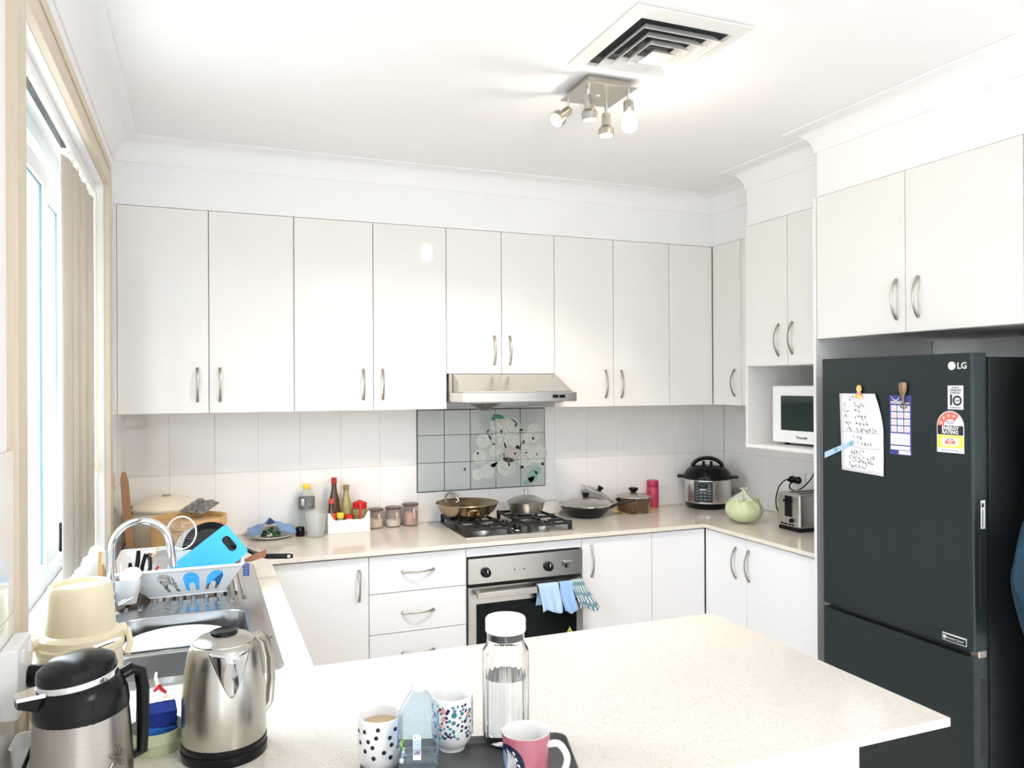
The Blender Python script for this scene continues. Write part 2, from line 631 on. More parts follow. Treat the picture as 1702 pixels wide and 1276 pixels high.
# ------------------------------------------------------------------ wall tiles
GZ = [0.902, 1.2125, 1.519]
def tiles(parent, kind, cuts, zs, cover):
    """kind 'y': wall plane y=YB ; 'xr': x=XR ; 'xl': x=XL"""
    meshes = {}
    for a, b in zip(cuts, cuts[1:]):
        for z0, z1 in zip(zs, zs[1:]):
            w, h = abs(b - a) - 0.002, z1 - z0 - 0.002
            key = (round(w, 3), round(h, 3))
            if kind == 'y':
                loc = ((a + b) / 2, YB + 0.006, (z0 + z1) / 2)
            elif kind == 'xr':
                loc = (XR + 0.006, (a + b) / 2, (z0 + z1) / 2)
            else:
                loc = (XL + 0.004, (a + b) / 2, (z0 + z1) / 2)
            if key in meshes:
                o = meshes[key].copy()
                COL.objects.link(o)
            else:
                mb = MB()
                if kind == 'y':
                    mb.box(-w / 2, w / 2, -0.006, 0.006, -h / 2, h / 2, 0.0012, 1)
                else:
                    mb.box(-0.006, 0.006, -w / 2, w / 2, -h / 2, h / 2, 0.0012, 1)
                o = mb.obj('tile', m_tile, parent)
                meshes[key] = o
            o.location = loc
cutsx = [XL + 0.001]
while cutsx[-1] + 0.2037 < XR - 0.05:
    cutsx.append(cutsx[-1] + 0.2037)
cutsx.append(XR)
tiles(wall_back, 'y', cutsx, GZ, None)
g = MB().box(XL, XR, YB + 0.0015, YB + 0.0105, 0.9, 1.519).obj('grout', m_grout, wall_back)
tiles(wall_right, 'xr', [-1.46, -1.396, -1.192, -0.988, -0.785, -0.581, -0.377, -0.174, YB], GZ, None)
g = MB().box(XR + 0.0015, XR + 0.0105, -1.46, YB, 0.9, 1.519).obj('grout', m_grout, wall_right)
tiles(wall_left, 'xl', [-0.598, -0.377, -0.174, YB], GZ, None)
tiles(wall_left, 'xl', [-2.95, -2.747, -2.545, -2.342], GZ, None)
tiles(wall_left, 'xl', [-2.342, -2.134, -1.93, -1.726, -1.523, -1.319, -1.115, -0.912, -0.708, -0.598], [0.902, 0.985], None)
g = MB().box(XL - 0.001, XL + 0.0005, -0.6, YB, 0.9, 1.519).box(XL - 0.001, XL + 0.0005, -2.95, -2.342, 0.9, 1.519).obj('grout', m_grout, wall_left)

# ------------------------------------------------------------------ window
m_frame = mat('white_window_frame', (0.80, 0.84, 0.86), 0.35, var=0.01)
win = bpy.data.objects.new('window_1', None); COL.objects.link(win); ORG[win.name] = Vector((0, 0, 0))
struct(win, 'tall white framed sliding kitchen window in the left wall')
fx0, fx1 = 0.235, 0.285
mb = MB()
mb.box(fx0, fx1, WY0, WY0 + 0.05, WZ0, WZ1)
mb.box(fx0, fx1, WY1 - 0.055, WY1, WZ0, WZ1)
mb.box(fx0, fx1, WY0, WY1, WZ0, WZ0 + 0.045)
mb.box(fx0, fx1, WY0, WY1, WZ1 - 0.05, WZ1)
mb.obj('window_frame', m_frame, win)
m_gasket = mat('dark_gasket', (0.10, 0.17, 0.20), 0.6)
def sash(y0, y1, x):
    mb = MB()
    w = 0.06
    mb.box(x, x + 0.025, y0, y0 + w, WZ0 + 0.03, WZ1 - 0.09, 0.002, 1)
    mb.box(x, x + 0.025, y1 - w, y1, WZ0 + 0.03, WZ1 - 0.09, 0.002, 1)
    mb.box(x, x + 0.025, y0 + w, y1 - w, WZ0 + 0.03, WZ0 + 0.085, 0.002, 1)
    mb.box(x, x + 0.025, y0 + w, y1 - w, WZ1 - 0.15, WZ1 - 0.09, 0.002, 1)
    s = mb.obj('sash', m_frame, win)
    MB().box(x + 0.010, x + 0.014, y0 + w, y1 - w, WZ0 + 0.08, WZ1 - 0.15).obj('pane', m_pane, s)
    mb = MB()
    g = 0.003
    for (a, b, c, d) in ((y0 + w, y0 + w + g, WZ0 + 0.085, WZ1 - 0.15), (y1 - w - g, y1 - w, WZ0 + 0.085, WZ1 - 0.15), (y0 + w, y1 - w, WZ1 - 0.15 - g, WZ1 - 0.15)):
        mb.box(x + 0.009, x + 0.016, a, b, c, d)
    mb.obj('gasket', m_gasket, s)
    return s
sash(-2.2, -1.20, 0.262)
s2 = sash(-1.26, -0.735, 0.236)
MB().box(0.285, 0.318, -1.01, -0.985, 1.075, 1.175, 0.004, 2).obj('latch', m_black, s2)
# reveal lining and sill, timber architrave
mb = MB()
mb.box(0.286, XL + 0.03, WY0 + 0.001, WY1 - 0.001, WZ0 - 0.012, WZ0 + 0.008, 0.003, 1)
mb.obj('sill', m_white, win)
mb = MB()
az, ax = 0.085, XL + 0.02
mb.box(XL - 0.11, ax, WY0 - az, WY0, 0.903, WZ1 + az, 0.004, 2)
mb.obj('architrave', m_timber, win)
mb = MB()
mb.box(XL - 0.005, ax, WY1, WY1 + az, 0.985, WZ1 + az, 0.004, 2)
mb.obj('architrave', m_timber, win)
mb = MB()
mb.box(XL - 0.005, ax, WY0 + 0.0005, WY1 - 0.0005, WZ1, WZ1 + az, 0.004, 2)
mb.box(XL + 0.018, ax + 0.006, WY0 + 0.0005, WY1 - 0.0005, WZ1 + az - 0.03, WZ1 + az, 0.004, 2)
mb.obj('architrave', m_timber, win)

# vertical blind, drawn to the far side
m_slat = mat('beige_blind_fabric', (0.66, 0.59, 0.50), 0.85, var=0.04, vscale=40, stretch=(1, 1, 0.2))
bl = thing('vertical_blind', 'beige fabric vertical blind drawn aside in the kitchen window', 'blind', (0.345, -1.0, 2.40))
mb = MB().box(0.325, 0.365, WY0 + 0.005, WY1 - 0.005, 2.385, 2.4195, 0.003, 1)
mb.obj('head_rail', m_white, bl, world=True)
MB().box(0.338, 0.352, WY0 + 0.02, -1.30, 2.381, 2.386).obj('track_slot', m_black, bl, world=True)
for i in range(6):
    y = -1.235 + i * 0.098
    a = math.radians(-8 if i % 2 == 0 else -14)
    mt = Matrix.Translation((0.345, y, 0)) @ Matrix.Rotation(a, 4, 'Z')
    def fn(u, v, mt=mt):
        yy = (u - 0.5) * 0.118
        return mt @ Vector((0.006 * math.cos((u - 0.5) * PI), yy, 1.035 + v * 1.33))
    s = MB().grid(6, 2, fn)
    for vv in s.bm.verts:
        vv.co -= Vector((0, 0, 0))
    s = s.obj('slat', m_slat, bl, world=True, solid=0.0015)
    MB().box(0.340, 0.350, y - 0.012, y + 0.012, 2.362, 2.386, 0.002, 1).obj('slat_hanger', m_white, bl, world=True)
pts = [(0.372, -0.72, 2.38 - t * 0.06 + 0.0) for t in range(18)]
MB().tube(pts, 0.0018, 6).obj('pull_cord', m_cream, bl, world=True)
MB().lathe([(0, 0), (0.006, 0.003), (0.009, 0.03), (0.005, 0.05), (0, 0.052)], (0.372, -0.72, 1.315), 10).obj('cord_weight', m_cream, bl, world=True)

# ------------------------------------------------------------------ countertop (U shape with peninsula)
xs = [XL + 0.0105, 0.494, 0.881, 1.013, 2.27, 3.21, XR - 0.001]
ys = [-2.827, -1.961, -1.915, -1.306, -1.466, -0.601, YB - 0.001]
ys = sorted(ys)
def filled(cx, cy):
    if cy > -0.601: return True
    if cx > 3.21: return cy > -1.466
    if cx < 1.013:
        return not (0.494 < cx < 0.881 and -1.915 < cy < -1.306)
    return cx < 2.27 and cy < -1.961
def cells(mb, xs, ys, z0, z1, filled):
    vt = {}
    def V(x, y, z):
        k = (round(x, 5), round(y, 5), round(z, 5))
        if k not in vt:
            vt[k] = mb.bm.verts.new((x, y, z))
        return vt[k]
    nx, ny = len(xs) - 1, len(ys) - 1
    F = [[filled((xs[i] + xs[i + 1]) / 2, (ys[j] + ys[j + 1]) / 2) for j in range(ny)] for i in range(nx)]
    for i in range(nx):
        for j in range(ny):
            if not F[i][j]:
                continue
            a, b, c, d = xs[i], xs[i + 1], ys[j], ys[j + 1]
            mb.bm.faces.new((V(a, c, z1), V(b, c, z1), V(b, d, z1), V(a, d, z1)))
            mb.bm.faces.new((V(a, d, z0), V(b, d, z0), V(b, c, z0), V(a, c, z0)))
            for di, dj, p, q in ((-1, 0, (a, d), (a, c)), (1, 0, (b, c), (b, d)), (0, -1, (a, c), (b, c)), (0, 1, (b, d), (a, d))):
                ii, jj = i + di, j + dj
                if not (0 <= ii < nx and 0 <= jj < ny and F[ii][jj]):
                    mb.bm.faces.new((V(*p, z0), V(*q, z0), V(*q, z1), V(*p, z1)))
mb = MB()
cells(mb, xs, ys, 0.880, 0.900, filled)
ct = mb.obj('countertop', m_stone, smooth=20)
bv = ct.modifiers.new('edge', 'BEVEL'); bv.width = 0.0018; bv.segments = 2; bv.limit_method = 'ANGLE'
tag(ct, 'speckled cream stone countertop running along three walls and the peninsula', 'countertop')

# ------------------------------------------------------------------ cabinet parts
def bow_handle(parent, p0, p1, out, name='handle', r=0.0048, proj=0.026):
    """bow handle from p0 to p1 (points on the door face) bulging along out"""
    a, b, o = Vector(p0), Vector(p1), Vector(out)
    pts, rr = [], []
    N = 14
    for i in range(N + 1):
        t = i / N
        s = math.sin(PI * t)
        pts.append(a + (b - a) * t + o * (0.003 + proj * s ** 0.8))
        rr.append(r * (1.35 - 0.45 * s))
    mb = MB().tube(pts, rr, 8, flat=0.8)
    for p in (a, b):
        mb.tube([p, p + o * 0.005], r * 1.5, 8)
    return mb.obj(name, m_nickel, parent, world=True)

def cab_y(label, x0, x1, yf, yb, z0, z1, doors, m=None, name='overhead_cabinet', cat='cabinet', body_m=None):
    """cabinet whose fronts face -Y; doors: (x0, x1, z0, z1, kind, handle)"""
    m = m or m_door
    t = thing(name, label, cat, ((x0 + x1) / 2, yf, z0))
    mb = MB().box(x0 + 0.0005, x1 - 0.0005, yf + 0.0205, yb, z0 + 0.0005, z1 - 0.0005)
    mb.obj('body', body_m or m_carc, t, world=True)
    for (a, b, c, d, kind, hd) in doors:
        dr = MB().box(a + 0.0015, b - 0.0015, yf, yf + 0.018, c + 0.0015, d - 0.0015, 0.0015, 2).obj(kind, m, t, world=True)
        if hd:
            bow_handle(dr, (hd[0], yf, hd[1]), (hd[2], yf, hd[3]), (0, -1, 0))
    return t

def cab_x(label, y0, y1, xf, xb, z0, z1, doors, m=None, name='overhead_cabinet', cat='cabinet', body=None):
    """cabinet whose fronts face -X; y0 < y1"""
    m = m or m_door
    t = thing(name, label, cat, (xf, (y0 + y1) / 2, z0))
    for bx in (body or [(xf + 0.0205, xb, y0 + 0.0005, y1 - 0.0005, z0 + 0.0005, z1 - 0.0005)]):
        MB().box(*bx).obj('body' if len(body or [1]) == 1 else 'panel', m_carc, t, world=True)
    for (a, b, c, d, kind, hd) in doors:
        dr = MB().box(xf, xf + 0.018, a + 0.0015, b - 0.0015, c + 0.0015, d - 0.0015, 0.0015, 2).obj(kind, m, t, world=True)
        if hd:
            bow_handle(dr, (xf, hd[0], hd[1]), (xf, hd[2], hd[3]), (-1, 0, 0))
    return t

ZB = 1.519
YF = -0.33
c0_ = cab_y('glossy cream two-door wall cabinet beside the window', XL + 0.011, 1.143, YF, YB + 0.0, ZB, ZT,
      [(0.407, 0.775, ZB, ZT, 'door', (0.727, 1.573, 0.727, 1.719)), (0.775, 1.143, ZB, ZT, 'door', (0.821, 1.573, 0.821, 1.719))])
MB().box(XL + 0.0005, 0.4065, YF + 0.003, YF + 0.0195, ZB, ZT).obj('scribe_strip', m_door, c0_, world=True)
cab_y('glossy cream two-door wall cabinet above the sauce bottles, left of the rangehood', 1.143, 1.878, YF, YB, ZB, ZT,
      [(1.143, 1.512, ZB, ZT, 'door', (1.463, 1.573, 1.463, 1.716)), (1.512, 1.878, ZB, ZT, 'door', (1.556, 1.573, 1.556, 1.716))])
cab_y('shorter glossy cream two-door wall cabinet directly above the rangehood', 1.878, 2.469, YF, YB, 1.695, ZT,
      [(1.878, 2.172, 1.695, ZT, 'door', (2.131, 1.744, 2.131, 1.886)), (2.172, 2.469, 1.695, ZT, 'door', (2.216, 1.744, 2.216, 1.886))])
cab_y('glossy cream wall cabinet right of the rangehood with a blank corner panel', 2.469, 3.465, YF, YB, ZB, ZT,
      [(2.469, 2.821, ZB, ZT, 'door', (2.772, 1.571, 2.772, 1.712)), (2.821, 3.175, ZB, ZT, 'door', (2.868, 1.571, 2.868, 1.712)), (3.175, 3.463, ZB, ZT, 'corner_panel', None)])
cab_x('narrow one-door corner wall cabinet above the pressure cooker', -0.858, -0.33, 3.465, XR, ZB, ZT,
      [(-0.583, -0.332, ZB, ZT, 'door', (-0.527, 1.574, -0.527, 1.714)), (-0.858, -0.583, ZB, ZT, 'filler_panel', None)],
      body=[(3.486, XR, -0.8575, YB, ZB + 0.0005, ZT - 0.0005)])
# microwave tower
cab_x('glossy cream cabinet with an open microwave niche beside the fridge', -1.466, -0.859, 3.274, XR, 1.323, ZT,
      [(-1.165, -0.861, 1.723, ZT, 'door', (-1.104, 1.773, -1.104, 1.916)), (-1.466, -1.165, 1.723, ZT, 'door', (-1.197, 1.778, -1.197, 1.920))],
      body=[(3.295, XR, -1.4655, -0.8595, 1.7235, ZT - 0.0005), (3.276, XR, -0.877, -0.8595, 1.3235, 1.7235), (3.276, XR, -1.4655, -1.449, 1.3235, 1.7235),
            (3.276, XR, -1.449, -0.877, 1.3235, 1.341), (3.79, XR, -1.449, -0.877, 1.341, 1.7235)])
# cabinet over the fridge
cab_x('large two-door cabinet above the dark fridge', -2.386, -1.484, 3.151, XR, 1.824, ZT,
      [(-1.930, -1.484, 1.824, ZT, 'door', (-1.891, 1.879, -1.891, 2.021)), (-2.378, -1.930, 1.824, ZT, 'door', (-1.986, 1.880, -1.986, 2.021))])
for y, lab in ((-1.4825, 'tall narrow white end panel between the microwave cabinet and fridge'), (-2.405, 'tall narrow white end panel on the near side of the fridge')):
    o = MB().box(3.146, XR, y, y + 0.016, 0.0, ZT - 0.0005, 0.001, 1).obj('end_panel', m_base)
    tag(o, lab, 'cabinet panel')

# base cabinets
BF = -0.579
cab_y('white one-door base cabinet in the corner by the sink', 1.014, 1.435, BF, YB, 0.10, 0.8795,
      [(1.014, 1.435, 0.10, 0.872, 'door', (1.391, 0.682, 1.391, 0.812))], m_base, 'base_cabinet')
cab_y('white base cabinet with three drawers left of the oven', 1.435, 1.893, BF, YB, 0.10, 0.8795,
      [(1.435, 1.893, 0.702, 0.872, 'drawer', (1.588, 0.793, 1.733, 0.793)), (1.435, 1.893, 0.519, 0.702, 'drawer', (1.588, 0.607, 1.733, 0.607)),
       (1.435, 1.893, 0.10, 0.519, 'drawer', (1.588, 0.424, 1.733, 0.424))], m_base, 'base_cabinet')
t = thing('oven_housing', 'white base cabinet housing the built-in oven', 'cabinet', (2.194, BF, 0.1))
MB().box(1.8935, 2.4965, BF, BF + 0.018, 0.832, 0.872, 0.001, 1).obj('filler_panel', m_base, t, world=True)
MB().box(1.8935, 1.902, BF + 0.02, YB, 0.1, 0.8795).box(2.4885, 2.4965, BF + 0.02, YB, 0.1, 0.8795).box(1.902, 2.4885, BF + 0.02, YB, 0.1, 0.22).obj('body', m_carc, t, world=True)
MB().box(1.8935, 2.4965, BF, BF + 0.018, 0.1, 0.226, 0.001, 1).obj('lower_panel', m_base, t, world=True)
cab_y('white base cabinet right of the oven with one door and a blank corner panel', 2.497, 3.229, BF, YB, 0.10, 0.8795,
      [(2.497, 2.900, 0.10, 0.872, 'door', (2.551, 0.682, 2.551, 0.830)), (2.900, 3.226, 0.10, 0.872, 'corner_panel', None)], m_base, 'base_cabinet')
cab_x('white two-door base cabinet under the toaster beside the fridge panel', -1.466, -0.5785, 3.23, XR, 0.10, 0.8795,
      [(-0.916, -0.581, 0.10, 0.872, 'door', (-0.834, 0.667, -0.834, 0.815)), (-1.466, -0.916, 0.10, 0.872, 'door', (-0.936, 0.672, -0.936, 0.818))], m_base, 'base_cabinet')
# sink run and peninsula carcasses
t = thing('base_cabinet', 'white base cabinet under the sink and window', 'cabinet', (0.7, -1.25, 0))
MB().box(XL + 0.012, 0.985, -1.96, -0.602, 0.10, 0.70).box(0.97, 0.985, -1.96, -0.602, 0.7, 0.8795).obj('body', m_carc, t, world=True)
for k in range(3):
    y0 = -1.96 + k * 0.4525
    MB().box(0.9855, 1.0, y0 + 0.0015, y0 + 0.451, 0.1, 0.872, 0.001, 1).obj('door', m_base, t, world=True)
t = thing('base_cabinet', 'white panelled base of the peninsula bench', 'cabinet', (1.2, -2.4, 0))
MB().box(XL + 0.012, 2.015, -2.785, -1.985, 0.0, 0.8795).obj('body', m_carc, t, world=True)
MB().box(XL + 0.012, 2.015, -2.80, -2.7855, 0.0, 0.8795, 0.001, 1).obj('back_panel', m_base, t, world=True)
MB().box(2.0155, 2.034, -2.80, -1.985, 0.0, 0.8795, 0.001, 1).obj('end_panel', m_base, t, world=True)
# ------------------------------------------------------------------ rose mural splashback
m_mt = mat('grey_mural_tile', (0.50, 0.525, 0.50), 0.05, var=0.05, vscale=4, coat=0.3)
mural = thing('mural_splashback', 'grey tiled splashback with printed white roses behind the cooktop', 'splashback', (2.193, YB, 1.065))
ux = [1.821, 1.9695, 2.1185, 2.2675, 2.416, 2.566]
uz = [1.066, 1.2195, 1.368, 1.505]
m_dark = mat('dark_joint', (0.09, 0.085, 0.08), 0.8)
MB().box(1.817, 2.570, YB - 0.005, YB - 0.0005, 1.062, 1.509).obj('grout', m_dark, mural, world=True)
for i in range(5):
    for j in range(3):
        MB().box(ux[i] + 0.001, ux[i + 1] - 0.001, YB - 0.0105, YB - 0.0035, uz[j] + 0.001, uz[j + 1] - 0.001, 0.0015, 1).obj('tile', m_mt, mural, world=True)
MY = YB - 0.0107
def uv2(px, py):
    return (1.821 + (px - 694.0) / (905.5 - 694.0) * 0.745 + (px - 694) * (905.5 - px) * -2.0e-6, 1.505 - (py - 682.0 + (px - 694) * 0.030) / 136.0 * 0.439)
m_pet = mat('rose_print', (0.66, 0.68, 0.60), 0.06, var=0.05, vscale=30, coat=0.3)
m_shade = mat('rose_shade_print', (0.40, 0.42, 0.36), 0.06, coat=0.3)
m_leafd = mat('dark_leaf_print', (0.025, 0.03, 0.025), 0.06, coat=0.3)
m_leafg = mat('green_leaf_print', (0.03, 0.20, 0.12), 0.06, coat=0.3)
m_leafp = mat('pale_leaf_print', (0.28, 0.46, 0.37), 0.06, coat=0.3)
m_pinkp = mat('blush_print', (0.62, 0.52, 0.47), 0.06, coat=0.3)
def disc(mb, x, z, rx, rz, y, n=18, rot=0.0, wob=0.0, ph=0.0):
    c = mb.bm.verts.new((x, y, z))
    vs = []
    for i in range(n):
        a = 2 * PI * i / n
        k = 1 + wob * math.sin(5 * a + ph)
        u, v = rx * k * math.cos(a), rz * k * math.sin(a)
        vs.append(mb.bm.verts.new((x + u * math.cos(rot) - v * math.sin(rot), y, z + u * math.sin(rot) + v * math.cos(rot))))
    for i in range(n):
        mb.bm.faces.new((c, vs[i], vs[(i + 1) % n]))
def arcstrip(mb, x, z, r, a0, a1, w, y, n=10, grow=0.0):
    prev = None
    for i in range(n + 1):
        t = i / n
        a = a0 + (a1 - a0) * t
        rr = r + grow * t
        ww = w * math.sin(PI * (0.06 + 0.88 * t))
        p = mb.bm.verts.new((x + (rr - ww / 2) * math.cos(a), y, z + (rr - ww / 2) * math.sin(a)))
        q = mb.bm.verts.new((x + (rr + ww / 2) * math.cos(a), y, z + (rr + ww / 2) * math.sin(a)))
        if prev:
            mb.bm.faces.new((prev[0], p, q, prev[1]))
        prev = (p, q)
rng = random.Random(3)
BACKING = [(845, 735, .085, .105), (880, 745, .060, .100), (815, 755, .070, .090), (835, 785, .10, .050)]
for px, py, rx_, rz_ in BACKING:
    x, z = uv2(px, py)
    mb = MB(); disc(mb, x, z, rx_, rz_, MY + 0.00012, 30, 0, 0.06, px)
    mb.obj('pale_print', mat('pale_mural_print', (0.54, 0.57, 0.51), 0.06, var=0.10, vscale=18, coat=0.3), mural, world=True, recalc=False)
roses = [(829, 706, .036, 0), (853, 707, .045, 0), (889, 716, .038, 0), (832, 729, .034, 0), (853, 735, .044, 0), (885, 729, .046, 0), (850, 756, .042, 1), (894, 756, .046, 0), (826, 750, .030, 0),
         (874, 767, .034, 0), (843, 777, .046, 0), (806, 733, .034, 0), (800, 760, .034, 0), (812, 786, .034, 0), (876, 746, .026, 0), (797, 790, .026, 0)]
for n_, (px, py, r, pk) in enumerate(roses):
    r *= 1.22
    x, z = uv2(px, py)
    y = MY - 0.00006 * (n_ % 4)
    mb = MB()
    disc(mb, x, z, r, r * .95, y, 22, 0, 0.035, n_)
    o = mb.obj('rose_print', m_pinkp if pk else m_pet, mural, world=True, recalc=False)
    mb = MB()
    faint = px < 820
    for k in range(5 if faint else 11):
        a0 = rng.uniform(0, 6.28)
        rr = r * (0.15 + 0.75 * k / 9.0)
        arcstrip(mb, x, z, rr, a0, a0 + rng.uniform(1.6, 3.0), r * (0.025 if faint else 0.045), y - 0.0003, grow=r * 0.08)
    mb.obj('petal_lines', m_shade, o, world=True, recalc=False)
def blot(px, py, rx, rz, rot, m, nm='leaf_print'):
    x, z = uv2(px, py)
    mb = MB()
    disc(mb, x, z, rx, rz, MY - 0.0007, 12, rot, 0.10, px)
    mb.obj(nm, m, mural, world=True, recalc=False)
for (px, py, rx, rz, rot) in [(836, 717, .005, .012, .3), (868, 714, .012, .006, 0), (842, 741, .005, .018, .3), (862, 744, .010, .012, .6), (872, 735, .005, .014, -.4), (869, 779, .010, .009, 0), (775, 781, .007, .009, 0),
                              (797, 754, .006, .007, 0), (817, 727, .005, .016, .5), (848, 774, .005, .013, .2), (840, 757, .003, .012, .2), (893, 757, .003, .012, .2), (876, 754, .008, .004, .3), (902, 774, .008, .010, .8), (814, 716, .004, .012, -.6),
                              (887, 729, .006, .010, .5), (859, 706, .004, .010, -.4), (858, 755, .006, .007, 0)]:
    blot(px, py, rx, rz, rot, m_leafd)
blot(831, 691, .034, .013, -.15, m_leafg)
blot(823, 695, .010, .012, .5, m_leafg)
for (px, py, rx, rz, rot) in [(886, 795, .034, .038, .1), (880, 803, .040, .016, .5), (894, 785, .022, .026, .3)]:
    blot(px, py, rx, rz, rot, m_leafp)
mb = MB()
x, z = uv2(848, 712)
arcstrip(mb, x, z, 0.055, 1.5, 0.15, 0.007, MY - 0.0007)
mb.obj('stem_print', m_leafd, mural, world=True, recalc=False)

for k, x in enumerate(ux[1:-1]):
    MB().box(x - 0.0009, x + 0.0009, MY - 0.0011, MY - 0.0008, uz[0], uz[3]).obj('joint', m_dark, mural, world=True)
for z in uz[1:-1]:
    MB().box(ux[0], ux[5], MY - 0.0011, MY - 0.0008, z - 0.0009, z + 0.0009).obj('joint', m_dark, mural, world=True)

# ------------------------------------------------------------------ rangehood
hd = thing('rangehood', 'brushed steel slide-out rangehood under the short wall cabinet', 'rangehood', (2.185, -0.33, 1.55))
x0, x1 = 1.885, 2.466
ring = lambda x: [(x, -0.328, 1.694), (x, -0.325, 1.603), (x, -0.545, 1.603), (x, -0.545, 1.608), (x, -0.345, 1.694)]
MB().loops([ring(x0 + 0.02), ring(x1)], True, True).obj('canopy', m_steelh, hd, world=True, smooth=20)
MB().box(x0, 2.466, -0.34, -0.02, 1.556, 1.602).obj('drawer_body', m_steelh, hd, world=True)
MB().box(x0, 2.484, -0.56, -0.3405, 1.556, 1.602, 0.003, 2).obj('drawer_front', m_steelh, hd, world=True)
MB().box(x0 + 0.0, x0 + 0.018, -0.345, -0.33, 1.60, 1.694).obj('side_trim', m_nickel, hd, world=True)
for k in range(2):
    MB().box(2.352 + k * 0.036, 2.382 + k * 0.036, -0.564, -0.559, 1.574, 1.589, 0.001, 1).obj('switch', m_black, hd, world=True)
MB().box(1.93, 2.44, -0.50, -0.08, 1.550, 1.557).obj('filter', mat('hood_filter', (0.4, 0.39, 0.37), 0.4, 1.0, var=0.2, vscale=200), hd, world=True)
MB().lathe([(0, -0.045), (0.02, -0.043), (0.06, -0.022), (0.10, 0.0), (0, 0.0)], (2.11, -0.24, 1.551), 28).obj('oil_cup', mat('smoked_oil_cup', (0.16, 0.14, 0.12), 0.25, 0.6), hd, world=True)

# ------------------------------------------------------------------ oven
ov = thing('oven', 'built-in stainless steel oven with dark glass door', 'oven', (2.195, BF, 0.226))
MB().box(1.903, 2.4875, BF + 0.004, YB - 0.02, 0.228, 0.828).obj('body', m_blackm, ov, world=True)
MB().box(1.898, 2.4925, BF - 0.018, BF + 0.003, 0.705, 0.824, 0.003, 2).obj('control_panel', m_steelh, ov, world=True)
dr = MB().plate([(1.898, 0.228), (2.4925, 0.228), (2.4925, 0.690), (1.898, 0.690)], [[(1.935, 0.27), (2.458, 0.27), (2.458, 0.612), (1.935, 0.612)]], 0.021, lambda u, v, w: (u, BF - 0.018 + w, v)).obj('door', m_steelh, ov, world=True)
MB().box(1.935, 2.458, BF - 0.013, BF + 0.001, 0.27, 0.612).obj('glass', m_glassdark, dr, world=True)
mb = MB().box(1.925, 2.468, -0.651, -0.630, 0.648, 0.678, 0.004, 2)
mb.box(1.935, 1.955, -0.631, BF - 0.016, 0.655, 0.671).box(2.438, 2.458, -0.631, BF - 0.016, 0.655, 0.671)
mb.obj('handle', m_steelh, dr, world=True)
def ry(c, h, r, seg=20):
    return Matrix.Translation(c) @ Matrix.Rotation(PI / 2, 4, 'X')
for x, z in ((1.983, 0.757), (2.304, 0.757)):
    k = MB().lathe([(0, 0.030), (0.015, 0.030), (0.019, 0.026), (0.024, 0.004), (0.024, 0), (0, 0)], (0, 0, 0), 22, mtx=ry((x, BF - 0.018, z), 0, 0)).obj('knob', m_black, ov, world=True)
    MB().box(x - 0.0015, x + 0.0015, BF - 0.0492, BF - 0.047, z + 0.002, z + 0.018).obj('pointer', m_wink, k, world=True)
MB().box(2.392, 2.425, BF - 0.034, BF - 0.018, 0.742, 0.778, 0.003, 1).obj('timer_cover', m_chrome, ov, world=True)
MB().box(2.388, 2.402, BF - 0.037, BF - 0.03, 0.745, 0.768, 0.003, 1).obj('timer_button', m_black, ov, world=True)
for x in (2.13, 2.18):
    MB().lathe([(0, 0.003), (0.003, 0.002), (0.0035, 0)], (0, 0, 0), 10, mtx=ry((x, BF - 0.018, 0.757), 0, 0)).obj('indicator', m_black, ov, world=True)
m_warn = mat('warning_yellow', (0.62, 0.60, 0.10), 0.5)
tri = MB()
tri.plate([(2.397, 0.405), (2.447, 0.405), (2.422, 0.450)], [], 0.0006, lambda u, v, w: (u, BF - 0.0137 + w, v))
ws = tri.obj('warning_sticker', m_warn, dr, world=True)
MB().plate([(2.4185, 0.412), (2.4255, 0.412), (2.4255, 0.43), (2.4185, 0.43)], [], 0.0005, lambda u, v, w: (u, BF - 0.0142 + w, v)).obj('warning_mark', mat('olive_ink', (0.2, 0.19, 0.03), 0.5), dr, world=True)

# ------------------------------------------------------------------ towels on the oven handle
def towel(label, xc, w, front, back, m, slant=0.0, waves=3, amp=0.008, ph=0.0, lift=0.0, flare=0.0):
    """cloth folded over the bar: goes up the back, over, down the front"""
    zb = 0.678 + 0.003
    yf, yk = -0.660, -0.622
    total = front + back + 0.045
    def fn(u, v):
        s = v * total
        if s < front:
            d = front - s
            y = yf - amp * 0.6 * d / front * (1 + math.sin(u * waves * 2 * PI + ph)) - 0.004 * math.sin(8 * d)
            z = zb - d
            k = d / front
        elif s < front + 0.045:
            a = (s - front) / 0.045 * PI
            y = (yf + yk) / 2 - (yk - yf) / 2 * math.cos(a)
            z = zb + 0.006 * math.sin(a)
            k = 0
        else:
            d = s - front - 0.045
            y = yk + 0.0035 * math.sin(u * waves * 2 * PI + ph) * 0.5
            z = zb - d
            k = -0.4 * d / back
        x = xc + (u - 0.5) * w * (1 + flare * max(k, 0)) + slant * (k if k > 0 else k * 0.3)
        x += 0.004 * math.sin(v * 9 + ph)
        z += lift + (0.010 * math.sin(u * 5 + ph) * max(k, 0))
        return Vector((x, y, z))
    o = MB().grid(26, 34, fn).obj('tea_towel', m, smooth=80, solid=0.0022)
    place(o, (xc, -0.64, 0.66))
    tag(o, label, 'towel', 'tea towels on the oven handle')
m_tw1 = stripe_mat('blue_striped_cloth', (0.26, 0.45, 0.78), (0.62, 0.76, 0.92), 6, 'X')
m_tw2 = stripe_mat('mid_blue_cloth', (0.20, 0.40, 0.74), (0.42, 0.60, 0.86), 5, 'X')
m_tw3 = stripe_mat('check_cloth', (0.72, 0.76, 0.72), (0.10, 0.20, 0.32), 1.7, 'X', (0.16, 0.28, 0.34))
